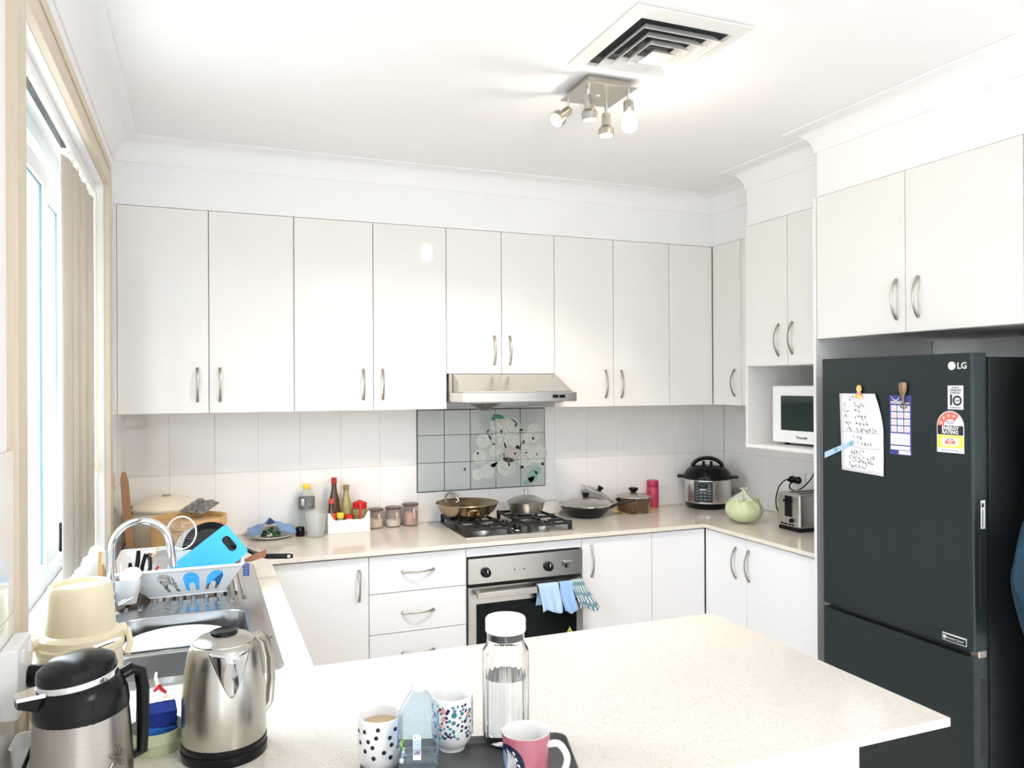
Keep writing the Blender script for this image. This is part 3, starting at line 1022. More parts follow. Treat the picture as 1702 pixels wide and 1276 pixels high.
towel('pale blue striped tea towel hanging leftmost on the oven handle', 2.283, 0.105, 0.125, 0.10, m_tw1, 0.010, 2.4, 0.012, 0.6)
towel('mid blue tea towel hanging between the striped and the checked one', 2.372, 0.070, 0.135, 0.09, m_tw2, 0.020, 2.0, 0.008, 2.0)
towel('blue, white and grey checked tea towel hanging rightmost on the oven handle', 2.437, 0.060, 0.135, 0.09, m_tw3, 0.055, 1.5, 0.016, 1.0, 0.003, 0.85)

# ------------------------------------------------------------------ cooktop
ck = thing('gas_cooktop', 'stainless gas cooktop with black iron trivets and four burners', 'cooktop', (2.21, -0.26, 0.9))
CX0, CX1, CY0, CY1 = 1.921, 2.505, -0.495, -0.015
MB().loops([[(x, y, 0.9002) for x, y in rrect(CX0, CX1, CY0, CY1, 0.012, 3)], [(x, y, 0.905) for x, y in rrect(CX0, CX1, CY0, CY1, 0.012, 3)], [(x, y, 0.908) for x, y in rrect(CX0 + 0.012, CX1 - 0.012, CY0 + 0.012, CY1 - 0.012, 0.008, 3)]], True, True).obj('plate', m_steel, ck, world=True)
burn = [(2.045, -0.385, 0.045), (2.045, -0.145, 0.055), (2.37, -0.385, 0.038), (2.37, -0.145, 0.048)]
for bx, by, br in burn:
    b_ = MB().lathe([(0, 0.02), (br * 0.9, 0.02), (br, 0.016), (br, 0.0), (0, 0)], (bx, by, 0.908), 24).obj('burner', m_steel, ck, world=True)
    MB().lathe([(0, 0.010), (br * 0.75, 0.010), (br * 0.82, 0.006), (br * 0.82, 0), (0, 0)], (bx, by, 0.9282), 24).obj('burner_cap', m_iron, b_, world=True)
for gx0, gx1 in ((1.935, 2.16), (2.255, 2.49)):
    mb = MB()
    h0, h1 = 0.932, 0.945
    for y in (-0.480, -0.265, -0.030):
        mb.box(gx0, gx1, y - 0.006, y + 0.006, h0, h1, 0.002, 1)
    for x in (gx0 + 0.006, gx1 - 0.006):
        mb.box(x - 0.006, x + 0.006, -0.474, -0.036, h0, h1, 0.002, 1)
    cx = 2.045 if gx0 < 2 else 2.37
    for cy in (-0.385, -0.145):
        mb.box(cx - 0.005, cx + 0.005, cy + 0.03, cy + 0.115, h0, h1 + 0.002, 0.002, 1)
        mb.box(cx - 0.005, cx + 0.005, cy - 0.10, cy - 0.03, h0, h1 + 0.002, 0.002, 1)
        mb.box(gx0 + 0.006, cx - 0.03, cy - 0.005, cy + 0.005, h0, h1 + 0.002, 0.002, 1)
        mb.box(cx + 0.03, gx1 - 0.006, cy - 0.005, cy + 0.005, h0, h1 + 0.002, 0.002, 1)
    for x in (gx0 + 0.006, gx1 - 0.006):
        for y in (-0.474, -0.265, -0.036):
            mb.box(x - 0.009, x + 0.009, y - 0.009, y + 0.009, 0.908, h1 + 0.004, 0.002, 1)
    mb.obj('trivet', m_iron, ck, world=True)
for i in range(4):
    kx, ky = 2.207, -0.445 + 0.0 + i * 0.058
    kx = 2.207
    k = MB().lathe([(0, 0.030), (0.014, 0.030), (0.017, 0.026), (0.019, 0.006), (0.022, 0.0), (0, 0)], (kx, ky, 0.908), 20).obj('knob', m_black, ck, world=True)
    MB().lathe([(0.0175, 0.004), (0.0175, 0.0), (0.0215, 0.0), (0.0205, 0.004)], (kx, ky, 0.914), 20, closed=True).obj('knob_ring', m_chrome, k, world=True)

# ------------------------------------------------------------------ fridge
FX, FY0, FY1, FZ = 3.0, -2.318, -1.668, 1.733
fr = thing('fridge', 'tall dark graphite fridge with a bottom freezer and stickers', 'fridge', (3.35, -1.99, 0))
MB().box(FX + 0.075, 3.70, FY0 + 0.004, FY1 - 0.004, 0.02, FZ - 0.012, 0.004, 2).obj('body', m_fridges, fr, world=True)
ZG = 0.775
def fdoor(z0, z1, nm):
    ring = []
    pts = rrect(FX, FX + 0.065, FY0, FY1, 0.010, 4)
    return MB().loops([[(x, y, z0) for x, y in pts], [(x, y, z1) for x, y in pts]], True, True).obj(nm, m_fridge, fr, world=True, smooth=30)
d_up = fdoor(ZG + 0.012, FZ, 'door')
d_lo = fdoor(0.06, ZG - 0.008, 'freezer_door')
MB().box(FX + 0.03, FX + 0.075, FY0 + 0.01, FY1 - 0.01, 0.03, FZ - 0.03).obj('gasket', m_blackm, fr, world=True)
MB().box(FX + 0.02, FX + 0.055, FY0 + 0.0, FY0 + 0.03, ZG - 0.010, ZG + 0.014, 0.002, 1).obj('hinge', m_nickel, fr, world=True)
for z0, z1 in ((0.93, 1.16), (0.45, 0.70)):
    MB().box(FX + 0.024, FX + 0.046, FY0 - 0.0012, FY0 + 0.004, z0, z1, 0.001, 1).obj('handle_recess', m_blackm, d_up if z0 > 0.9 else d_lo, world=True)
st = MB().box(FX + 0.030, FX + 0.050, FY0 - 0.0008, FY0 + 0.001, 1.175, 1.265).obj('side_label', mat('silver_label', (0.62, 0.64, 0.64), 0.4), d_up, world=True)
MB().box(FX + 0.034, FX + 0.044, FY0 - 0.0014, FY0 + 0.001, 1.243, 1.256).obj('label_print', m_ink, st, world=True)
MB().box(FX + 0.036, FX + 0.041, FY0 - 0.0014, FY0 + 0.001, 1.18, 1.236).obj('label_print', mat('grey_ink', (0.2, 0.2, 0.2), 0.6), st, world=True)
def rx(c):
    return Matrix.Translation(c) @ Matrix.Rotation(-PI / 2, 4, 'Y')
m_silver = mat('silver_badge', (0.78, 0.78, 0.76), 0.35, 0.3)
MB().lathe([(0, 0.0012), (0.0128, 0.0012), (0.0138, 0.0)], (0, 0, 0), 24, mtx=rx((FX, -2.2425, 1.693))).obj('logo_disc', m_silver, d_up, world=True)
text('logo_letters', 'LG', 0.029, m_silver, d_up, (FX - 0.0006, -2.2795, 1.692), bold=0.0006)
def card(name, y0, y1, z0, z1, m, parent, dx=0.0008, off=0.0):
    return MB().box(FX - off - dx, FX - off + 0.0002, y0, y1, z0, z1).obj(name, m, parent, world=True)
# ten year sticker
s = card('warranty_sticker', -2.284, -2.228, 1.552, 1.629, m_paper, d_up)
tx = FX - 0.0012
text('sticker_line', 'INVERTER', 0.006, m_ink, s, (tx, -2.256, 1.622))
text('sticker_word', 'LINEAR', 0.0115, m_ink, s, (tx, -2.256, 1.6135), sx=1.15)
text('sticker_line', 'COMPRESSOR', 0.006, m_ink, s, (tx, -2.256, 1.605))
text('sticker_one', '1', 0.047, m_ink, s, (tx, -2.2405, 1.581), bold=0.0012)
mb = MB(); mb.lathe([(0.0105, 0.0), (0.0105, 0.0004), (0.0165, 0.0004), (0.0165, 0.0)], (0, 0, 0), 28, mtx=rx((FX - 0.0008, -2.2625, 1.5805)), closed=True)
mb.obj('sticker_ring', m_ink, s, world=True)
text('sticker_year', 'YEAR', 0.0072, m_ink, s, (tx, -2.2625, 1.5805))
text('sticker_line', 'WARRANTY', 0.006, m_ink, s, (tx, -2.256, 1.5575), sx=1.2)
# energy rating sticker
yc = -2.2365
half = 0.0495
outl = [(-half, 1.411), (half, 1.411), (half, 1.497)] + [(half * math.cos(a), 1.497 + 0.05 * math.sin(a)) for a in [PI * i / 16 for i in range(1, 16)]] + [(-half, 1.497)]
s = MB().plate([(-u, v) for u, v in outl], [], 0.0008, lambda u, v, w: (FX - 0.0008 + w, yc + u, v)).obj('energy_sticker', m_paper, d_up, world=True)
m_erd = mat('energy_red', (0.80, 0.16, 0.12), 0.5)
m_eyl = mat('energy_yellow', (0.92, 0.80, 0.10), 0.5)
band = [(math.cos(a) * 0.0465, 1.497 + math.sin(a) * 0.047) for a in [PI - (PI * 0.74) * i / 14 for i in range(15)]] + [(math.cos(a) * 0.024, 1.497 + math.sin(a) * 0.023) for a in [PI * 0.26 + (PI * 0.74) * i / 14 for i in range(15)]]
MB().plate([(-u, v) for u, v in band], [], 0.0003, lambda u, v, w: (FX - 0.0011 + w, yc + u, v)).obj('star_band', m_erd, s, world=True)
for k in range(4):
    a = PI - PI * (0.10 + 0.175 * k)
    cx_, cz_ = -math.cos(a) * 0.0355, 1.497 + math.sin(a) * 0.0355
    star = [((0.0062 if i % 2 == 0 else 0.0026) * math.cos(PI / 2 + i * PI / 5) + cx_, (0.0062 if i % 2 == 0 else 0.0026) * math.sin(PI / 2 + i * PI / 5) + cz_) for i in range(10)]
    MB().plate(star, [], 0.0003, lambda u, v, w: (FX - 0.0014 + w, yc + u, v)).obj('star', m_paper, s, world=True)
text('fine_print', 'A joint government and', 0.0036, m_ink, s, (tx, yc, 1.512))
text('fine_print', 'industry program', 0.0036, m_ink, s, (tx, yc, 1.507))
card('black_band', yc - 0.047, yc + 0.047, 1.469, 1.499, m_ink, s, 0.0003, 0.0008)
text('energy_word', 'ENERGY', 0.0165, m_wink, s, (FX - 0.0014, yc, 1.4905), bold=0.0004)
text('rating_word', 'RATING', 0.0165, m_wink, s, (FX - 0.0014, yc, 1.4772), bold=0.0004)
card('yellow_field', yc - 0.047, yc + 0.047, 1.427, 1.4675, m_eyl, s, 0.0003, 0.0008)
card('white_box', yc - 0.031, yc + 0.031, 1.434, 1.459, m_paper, s, 0.0003, 0.0011)
card('red_box', yc - 0.018, yc + 0.018, 1.4395, 1.4505, m_erd, s, 0.0003, 0.0014)
text('consumption_number', '380', 0.010, m_wink, s, (FX - 0.0020, yc, 1.445))
text('fine_print', 'Energy consumption', 0.0036, m_ink, s, (FX - 0.0017, yc, 1.455))
text('fine_print', 'When tested in accordance with the standard', 0.0032, m_ink, s, (tx, yc, 1.419))
# inverter badge
s = card('badge', -2.291, -2.204, 0.797, 0.822, m_silver, d_up, 0.0015)
card('badge_field', -2.2895, -2.2055, 0.799, 0.8175, m_fridge, s, 0.0004, 0.0015)
text('badge_words', 'Inverter Linear', 0.0105, m_silver, s, (FX - 0.0024, -2.2500, 0.8085))
MB().lathe([(0, 0.0004), (0.006, 0.0004), (0.006, 0)], (0, 0, 0), 16, mtx=rx((FX - 0.0019, -2.2125, 0.8085))).obj('badge_disc', m_silver, s, world=True)

# handwritten note, calendar, magnets
note = thing('handwritten_note', 'white sheet with handwritten timetable stuck on the fridge door', 'note', (FX - 0.002, -1.87, 1.455))
def nfn(u, v, off=0.0):
    # u 0..1 left to right in view (towards -Y), v 0 bottom .. 1 top
    yl = -1.777 + (-1.764 + 1.777) * v
    yr_ = -1.972 + (-1.938 + 1.972) * max(0, (v - 0.55) / 0.45) ** 1.5
    y = yl + (yr_ - yl) * u
    z = 1.312 + (1.600 - 1.312) * v - 0.006 * u * (1 - v)
    x = FX - 0.0025 - 0.006 * (u ** 3) * (v ** 2) - 0.003 * (1 - v) ** 2 - off
    return Vector((x, y, z))
MB().grid(10, 14, nfn).obj('sheet', m_paper, note, world=True, solid=0.0004)
mb = MB()
rg = random.Random(11)
rows = [(0.945, 0.24, 2, 0.05), (0.86, 0.10, 1, 0.045), (0.86, 0.37, 4, 0.04), (0.785, 0.10, 2, 0.04), (0.785, 0.37, 2, 0.04), (0.705, 0.12, 1, 0.045), (0.705, 0.37, 4, 0.04), (0.625, 0.12, 2, 0.04), (0.625, 0.37, 4, 0.04), (0.545, 0.12, 2, 0.04), (0.545, 0.37, 7, 0.04),
        (0.455, 0.30, 3, 0.045), (0.375, 0.40, 5, 0.04), (0.265, 0.22, 5, 0.045), (0.195, 0.17, 9, 0.045), (0.14, 0.17, 3, 0.04), (0.14, 0.42, 5, 0.04), (0.075, 0.17, 3, 0.045), (0.075, 0.42, 3, 0.04)]
for v0, u0, n_, h in rows:
    for g in range(n_):
        uu = u0 + g * 0.072
        for s_ in range(rg.choice((2, 3, 4))):
            a = (uu + rg.uniform(0, 0.045), v0 + rg.uniform(-h / 2, h / 2))
            kind = rg.choice('hvd')
            l = rg.uniform(0.012, 0.04)
            b = (a[0] + (l if kind != 'v' else 0.004), a[1] + (0 if kind == 'h' else -l * 0.8))
            mb.tube([nfn(a[0], a[1], 0.0006), nfn(b[0], b[1], 0.0006)], 0.0010, 4)
mb.obj('handwriting', m_ink, note, world=True)
mb = MB()
for v0 in (0.505, 0.315):
    mb.tube([nfn(0.05 + 0.9 * i / 8, v0 + 0.006 * math.sin(i), 0.0005) for i in range(9)], 0.0005, 4)
mb.obj('ruled_line', mat('grey_pen', (0.25, 0.25, 0.3), 0.6), note, world=True)

cal = thing('calendar_card', 'navy blue calendar card with a grid of small month boxes on the fridge', 'calendar', (FX - 0.001, -2.04, 1.49))
m_navy = mat('navy_card', (0.045, 0.05, 0.22), 0.5)
cy0, cy1 = -1.996, -2.088
def ccard(name, u0, u1, v0, v1, m, lvl):
    ya, yb_ = cy0 + (cy1 - cy0) * u0, cy0 + (cy1 - cy0) * u1
    return MB().box(FX - 0.001 - 0.0003 * lvl, FX - 0.0002, min(ya, yb_), max(ya, yb_), 1.388 + 0.207 * v0, 1.388 + 0.207 * v1).obj(name, m, cal, world=True)
ccard('card', 0, 1, 0, 1, m_navy, 1)
m_cpk = mat('pink_print', (0.80, 0.55, 0.58), 0.6); m_cbl = mat('pale_blue_print', (0.62, 0.72, 0.85), 0.6)
for r in range(4):
    for c in range(3):
        u0, v0 = 0.07 + c * 0.30, 0.735 - r * 0.117
        ccard('month_box', u0, u0 + 0.26, v0, v0 + 0.098, m_paper, 2)
        ccard('month_print', u0 + 0.03, u0 + 0.23, v0 + 0.012, v0 + 0.07, m_cbl if (r, c) in ((0, 1), (2, 1)) else m_cpk, 3)
ccard('notes_box', 0.05, 0.93, 0.17, 0.36, m_paper, 2)
for k in range(3):
    ccard('notes_print', 0.08 + k * 0.29, 0.30 + k * 0.29, 0.21, 0.29, mat('faint_print', (0.68, 0.66, 0.72), 0.6), 3)
ccard('footer_box', 0.05, 0.93, 0.085, 0.15, m_paper, 2)
ccard('footer_box', 0.42, 0.95, 0.012, 0.075, mat('pale_lilac_card', (0.7, 0.72, 0.85), 0.6), 2)
ccard('title_line', 0.06, 0.92, 0.862, 0.878, m_wink, 2)
ccard('title_line', 0.06, 0.60, 0.89, 0.902, m_wink, 2)
mb = MB(); arcstrip(mb, 0, 0, 0.017, PI * 1.05, PI * 1.95, 0.003, 0)
for v in mb.bm.verts: v.co = Vector((FX - 0.0015, -2.022 - v.co.x, 1.595 + v.co.z))
mb.obj('card_arc', m_wink, cal, world=True, recalc=False)

mg = thing('fridge_magnet', 'yellow and pink figure magnet holding the handwritten note', 'magnet', (FX - 0.004, -1.868, 1.60))
MB().ball((FX - 0.011, -1.867, 1.618), 0.0125, 0.55, 0.95, 1.15).obj('head', mat('magnet_yellow', (0.85, 0.52, 0.20), 0.4), mg, world=True)
MB().ball((FX - 0.011, -1.867, 1.597), 0.012, 0.5, 1.0, 0.95).obj('body', mat('magnet_pink', (0.80, 0.30, 0.30), 0.4), mg, world=True)
mb = MB()
mb.tube([(FX - 0.013, -1.854, 1.586), (FX - 0.016, -1.862, 1.592), (FX - 0.016, -1.872, 1.592), (FX - 0.013, -1.884, 1.584)], [0.004, 0.005, 0.005, 0.004], 8)
mb.obj('bow', mat('magnet_gold', (0.85, 0.62, 0.15), 0.4), mg, world=True)
mg = thing('bottle_opener', 'brown goblet-shaped bottle opener magnet above the navy calendar card', 'magnet', (FX - 0.004, -2.058, 1.60))
MB().lathe([(0, 0.0), (0.005, 0.001), (0.010, 0.010), (0.0165, 0.025), (0.0175, 0.040), (0.0155, 0.052), (0, 0.053)], (FX - 0.008, -2.0575, 1.588), 18, 0.4, 1).obj('bowl', mat('brown_metal', (0.28, 0.17, 0.10), 0.35, 0.5), mg, world=True)
MB().tube([(FX - 0.008, -2.0585, 1.592), (FX - 0.008, -2.061, 1.566)], [0.004, 0.003], 8).obj('stem', mat('brown_metal', None or (0.28, 0.17, 0.1)), mg, world=True)
MB().tube([(FX - 0.008, -2.061 + 0.013 * math.cos(a), 1.560 + 0.009 * math.sin(a)) for a in [2 * PI * i / 14 for i in range(14)]], 0.0022, 6, closed=True).obj('opener_loop', mat('brown_metal', (0, 0, 0)), mg, world=True)
mg = thing('strip_magnet', 'pale blue strip magnet crossing the left edge of the note', 'magnet', (FX - 0.006, -1.766, 1.388))
d = (Vector((0, -1.845, 1.417)) - Vector((0, -1.690, 1.357))).normalized()
nn = Vector((0, -d.z, d.y))
a = Vector((FX - 0.006, -1.690, 1.348))
L_ = 0.163
def sfn(u, v, w): return a + d * u + Vector((0, 0, 1)) * v * 1.0 + Vector((w, 0, 0))
MB().plate([(0, 0), (L_ * .93, 0.006), (L_, 0.014), (L_ * .92, 0.024), (0, 0.023)], [], 0.0015, sfn).obj('strip', mat('strip_blue', (0.42, 0.58, 0.82), 0.5), mg, world=True)
for u in (0.062, 0.142):
    MB().plate([(u + 0.010 * math.cos(2 * PI * i / 12), 0.014 + 0.008 * math.sin(2 * PI * i / 12)) for i in range(12)], [], 0.0004, lambda u_, v, w: sfn(u_, v, w - 0.0005)).obj('picture', mat('teal_print', (0.20, 0.40, 0.40), 0.5), mg, world=True)

# ------------------------------------------------------------------ microwave
mw = thing('microwave', 'white microwave oven standing in the open cabinet niche', 'microwave', (3.52, -1.19, 1.341))
MXF = 3.37
MB().box(MXF + 0.012, 3.74, -1.44, -0.945, 1.353, 1.628, 0.004, 2).obj('body', m_white, mw, world=True)
dr = MB().plate([(-1.345, 1.355), (-0.947, 1.355), (-0.947, 1.626), (-1.345, 1.626)], [rrect(-1.31, -1.003, 1.413, 1.580, 0.004, 2)], 0.012, lambda u, v, w: (MXF + w, u, v)).obj('door', m_white, mw, world=True)
MB().box(MXF + 0.003, MXF + 0.011, -1.31, -1.003, 1.413, 1.580).obj('door_glass', mat('microwave_glass', (0.02, 0.035, 0.03), 0.04, spec=0.35), dr, world=True)
text('maker_name', 'Panasonic', 0.019, m_ink, dr, (MXF - 0.0004, -1.148, 1.382), bold=0.0003)
MB().box(MXF, MXF + 0.012, -1.438, -1.347, 1.355, 1.626, 0.002, 1).obj('control_panel', m_white, mw, world=True)
for y in (-0.99, -1.39):
    for x in (3.42, 3.70):
        MB().lathe([(0, 0), (0.012, 0), (0.012, 0.0125), (0, 0.0125)], (x, y, 1.341), 12).obj('foot', m_black, mw, world=True)

# ------------------------------------------------------------------ sink
sk = thing('sink', 'stainless steel sink with bowl and ribbed drainer below the window', 'sink', (0.69, -1.3, 0.9))
SX0, SX1, SY0, SY1 = 0.440, 0.940, -1.965, -0.622
def rr4(x0, x1, y0, y1, rs, n=8):
    """rounded rectangle with its own radius at each corner: ++, -+, --, +-"""
    pts = []
    for cx, cy, sx_, sy_, a0, r in ((x1, y1, -1, -1, 0, rs[0]), (x0, y1, 1, -1, 90, rs[1]), (x0, y0, 1, 1, 180, rs[2]), (x1, y0, -1, 1, 270, rs[3])):
        for i in range(n + 1):
            a = math.radians(a0 + 90 * i / n)
            pts.append((cx + sx_ * r + r * math.cos(a), cy + sy_ * r + r * math.sin(a)))
    return pts
def sink_half(nm, y0, y1, rs, b, depth, far):
    lo, hi = (0.0, 0.016) if far else (0.016, 0.0)
    q = [max(r - 0.01, 0.0005) for r in rs]
    R = [[(x, y, 0.9002) for x, y in rr4(SX0, SX1, y0, y1, rs)],
         [(x, y, 0.9045) for x, y in rr4(SX0 + 0.006, SX1 - 0.006, y0 + lo * 0.35, y1 - hi * 0.35, q)],
         [(x, y, 0.9028) for x, y in rr4(SX0 + 0.016, SX1 - 0.016, y0 + lo, y1 - hi, q)],
         [(x, y, 0.9028) for x, y in rr4(b[0], b[1], b[2], b[3], [b[4]] * 4)],
         [(x, y, 0.897) for x, y in rr4(b[0] + 0.005, b[1] - 0.005, b[2] + 0.005, b[3] - 0.005, [b[4]] * 4)],
         [(x, y, 0.9 - depth + 0.025) for x, y in rr4(b[0] + 0.016, b[1] - 0.016, b[2] + 0.014, b[3] - 0.014, [b[4] * 0.9] * 4)],
         [(x, y, 0.9 - depth) for x, y in rr4(b[0] + 0.036, b[1] - 0.036, b[2] + 0.034, b[3] - 0.034, [b[4] * 0.8] * 4)]]
    MB().loops(R, False, True).obj(nm, m_sink, sk, world=True, smooth=50)
sink_half('main_bowl', -1.678, SY1, (0.05, 0.05, 0.0006, 0.0006), (0.502, 0.873, -1.662, -1.312, 0.06), 0.165, True)
sink_half('small_bowl', SY0, -1.678, (0.0006, 0.0006, 0.055, 0.055), (0.502, 0.873, -1.905, -1.694, 0.05), 0.13, False)
for k in range(10):
    x = 0.508 + k * 0.041
    MB().tube([(x, -0.70, 0.9025), (x, -0.72, 0.9055), (x, -1.20, 0.9055), (x, -1.225, 0.9025)], 0.0075, 8, flat=0.55).obj('drainer_rib', m_sink, sk, world=True)
MB().lathe([(0, 0.001), (0.012, 0.0015), (0.035, 0.003), (0.038, 0.0)], (0.69, -1.49, 0.7352), 24).obj('drain', m_chrome, sk, world=True)

tp = thing('faucet', 'tall chrome gooseneck tap standing behind the sink bowl', 'tap', (0.468, -1.262, 0.9))
MB().lathe([(0, 0), (0.026, 0), (0.026, 0.008), (0.019, 0.014), (0.019, 0.07), (0.016, 0.076), (0, 0.078)], (0.468, -1.262, 0.9030), 24).obj('body', m_chrome, tp, world=True)
ctr = 0.088
dirx, diry = math.cos(math.radians(-2)), math.sin(math.radians(-2))
pts = [(0.468, -1.262, 0.975 + 0.02 * i) for i in range(8)]
for i in range(1, 25):
    a = PI - PI * 1.0 * i / 24
    dd = ctr + ctr * math.cos(a)
    pts.append((0.468 + dirx * dd, -1.262 + diry * dd, 1.115 + ctr * math.sin(a)))
pts += [(0.468 + dirx * (2 * ctr + 0.004), -1.262 + diry * 2 * ctr, 1.085), (0.468 + dirx * (2 * ctr + 0.008), -1.262 + diry * 2 * ctr, 1.048)]
MB().tube(pts, 0.0125, 14).obj('spout', m_chrome, tp, world=True)
MB().tube([(0.492, -1.275, 0.945), (0.515, -1.29, 0.957), (0.535, -1.305, 0.972)], [0.007, 0.0055, 0.005], 10).obj('lever', m_chrome, tp, world=True)

# ------------------------------------------------------------------ ceiling diffuser
vt = thing('ceiling_vent', 'white four-way ceiling air diffuser with stepped square louvres', 'air vent', (2.077, -1.951, ZC))
vx, vy = 2.077, -1.951
hx, hy = 0.200, 0.222
def sqr(f, z): return [(vx + sx * hx * f, vy + sy * hy * f, z) for sx, sy in ((1, 1), (-1, 1), (-1, -1), (1, -1))]
m_vent = mat('vent_white', (0.80, 0.79, 0.77), 0.4, var=0.01)
MB().loops([sqr(0.0 + 1.0, ZC - 0.001), sqr(1.0, ZC - 0.007), sqr(0.80, ZC - 0.016), sqr(0.78, ZC - 0.006)]).obj('frame', m_vent, vt, world=True, smooth=20)
MB().box(vx - hx * .79, vx + hx * .79, vy - hy * .79, vy + hy * .79, ZC - 0.004, ZC - 0.001).obj('plenum', mat('vent_dark', (0.02, 0.022, 0.025), 0.8), vt, world=True)
for k, f in enumerate((0.68, 0.51, 0.35, 0.20)):
    zt_ = ZC - 0.010 - 0.004 * k
    zb_ = ZC - 0.030 - 0.004 * k
    if k < 3:
        MB().loops([sqr(f - 0.10, zt_ + 0.004), sqr(f, zb_), sqr(f + 0.004, zb_ + 0.001), sqr(f - 0.094, zt_ + 0.006)]).obj('louvre', m_vent, vt, world=True, smooth=20)
    else:
        MB().loops([sqr(f - 0.12, zt_ + 0.004), sqr(f, zb_ - 0.000), sqr(0.06, zb_ - 0.004)], False, True).obj('louvre', m_vent, vt, world=True, smooth=20)

# ------------------------------------------------------------------ ceiling spotlights
m_fit = mat('brushed_nickel_light', (0.50, 0.48, 0.44), 0.30, 1.0, var=0.06, vscale=20)
m_bulb = mat('warm_bulb', (1, 0.9, 0.75), 0.4, emit=(1.0, 0.80, 0.55), estr=12)
sp = thing('ceiling_spotlight', 'square brushed nickel ceiling spotlight bar with four adjustable lamps', 'ceiling light', (2.063, -1.588, ZC))
mb = MB().box(1.962, 2.164, -1.69, -1.486, 2.672, 2.6785, 0.0015, 1)
mb.obj('plate', m_fit, sp, world=True)
MB().box(1.978, 2.148, -1.674, -1.502, 2.6785, ZC - 0.001).obj('ceiling_box', m_fit, sp, world=True)
MB().ball((2.063, -1.588, 2.671), 0.007, 1, 1, 0.6).obj('cap_screw', m_chrome, sp, world=True)
LAMP = [((1.982, -1.508), (-0.75, -0.25, -0.62), False), ((1.99, -1.655), (0.10, 0.05, -1.0), False), ((2.135, -1.515), (-0.03, -0.05, -1.0), False), ((2.145, -1.66), (0.05, 0.0, -1.0), True)]
def aim(p, d):
    d = Vector(d).normalized()
    return Matrix.Translation(p) @ d.to_track_quat('Z', 'Y').to_matrix().to_4x4()
for (lx, ly), dv, bare in LAMP:
    MB().tube([(lx, ly, 2.674), (lx, ly, 2.645), (lx, ly, 2.63)], 0.006, 10).obj('arm', m_chrome, sp, world=True)
    A = aim((lx, ly, 2.632), dv)
    if bare:
        h = MB().lathe([(0, -0.006), (0.016, -0.006), (0.019, 0.0), (0.019, 0.03), (0.017, 0.034), (0, 0.034)], (0, 0, 0), 20, mtx=A).obj('lamp_head', m_fit, sp, world=True)
        prof = [(0.013, 0.034), (0.016, 0.04), (0.026, 0.06), (0.029, 0.075), (0.026, 0.092), (0.015, 0.102), (0, 0.105)]
        bl_ = MB().lathe(prof, (0, 0, 0), 20, mtx=A).obj('bulb', mat('bright_bulb', (1, 0.9, 0.75), 0.4, emit=(1.0, 0.82, 0.58), estr=14), h, world=True)
    else:
        h = MB().lathe([(0, -0.006), (0.015, -0.006), (0.0165, 0.0), (0.0165, 0.040), (0.022, 0.044), (0.025, 0.05), (0.0285, 0.052), (0.0285, 0.076), (0.026, 0.076), (0.025, 0.058), (0, 0.056)], (0, 0, 0), 22, mtx=A).obj('lamp_head', m_fit, sp, world=True)
        MB().lathe([(0.0245, 0.0615), (0.023, 0.070), (0.012, 0.073), (0, 0.0735)], (0, 0, 0), 20, mtx=A).obj('bulb', m_bulb, h, world=True)
def plight(name, loc, energy, col, r=0.03, spot=None, d=None):
    l = bpy.data.lights.new(name, 'SPOT' if spot else 'POINT')
    l.energy = energy
    l.color = col
    l.shadow_soft_size = r
    o = bpy.data.objects.new(name, l)
    COL.objects.link(o)
    o.location = loc
    if spot:
        l.spot_size = math.radians(spot)
        l.spot_blend = 0.6
        o.rotation_euler = Vector(d).to_track_quat('-Z', 'Y').to_euler()
    o.parent = None
    return o
WARM = (1.0, 0.87, 0.72)
plight('bulb_light', (2.15, -1.66, 2.505), 4.5, WARM, 0.03)
for (lx, ly), dv, bare in LAMP[:3]:
    p = Vector((lx, ly, 2.632)) + Vector(dv).normalized() * 0.085
    plight('spot_lamp_light', p, 34, WARM, 0.025, 102, (dv[0] * 0.3, 0.42, -1.0))

# round ceiling light of the dining end (behind the camera; seen mirrored in the doors)
oy = thing('oyster_light', 'round white ceiling light of the dining end, mirrored in a cabinet door', 'ceiling light', (2.12, -5.15, ZC))
MB().lathe([(0.26, 0), (0.27, -0.01), (0.27, -0.035), (0.255, -0.04), (0.255, -0.001)], (2.12, -5.15, ZC), 40, closed=True).obj('rim', m_white, oy, world=True)
MB().lathe([(0.253, -0.03), (0.24, -0.06), (0.16, -0.082), (0, -0.09)], (2.12, -5.15, ZC), 40).obj('diffuser', mat('lit_diffuser', (1, 1, 1), 0.5, emit=(1.0, 0.97, 0.97), estr=80), oy, world=True)
def curved(u0, u1, z0, z1, r, rn, a0, nm, m, par, th=0.0006):
    n = max(2, int(abs(u1 - u0) / rn / 0.06))
    return MB().grid(n, 2, lambda u, v: Vector((r * math.cos(a0 + (u0 + (u1 - u0) * u) / rn), r * math.sin(a0 + (u0 + (u1 - u0) * u) / rn), z0 + (z1 - z0) * v))).obj(nm, m, par, solid=th)

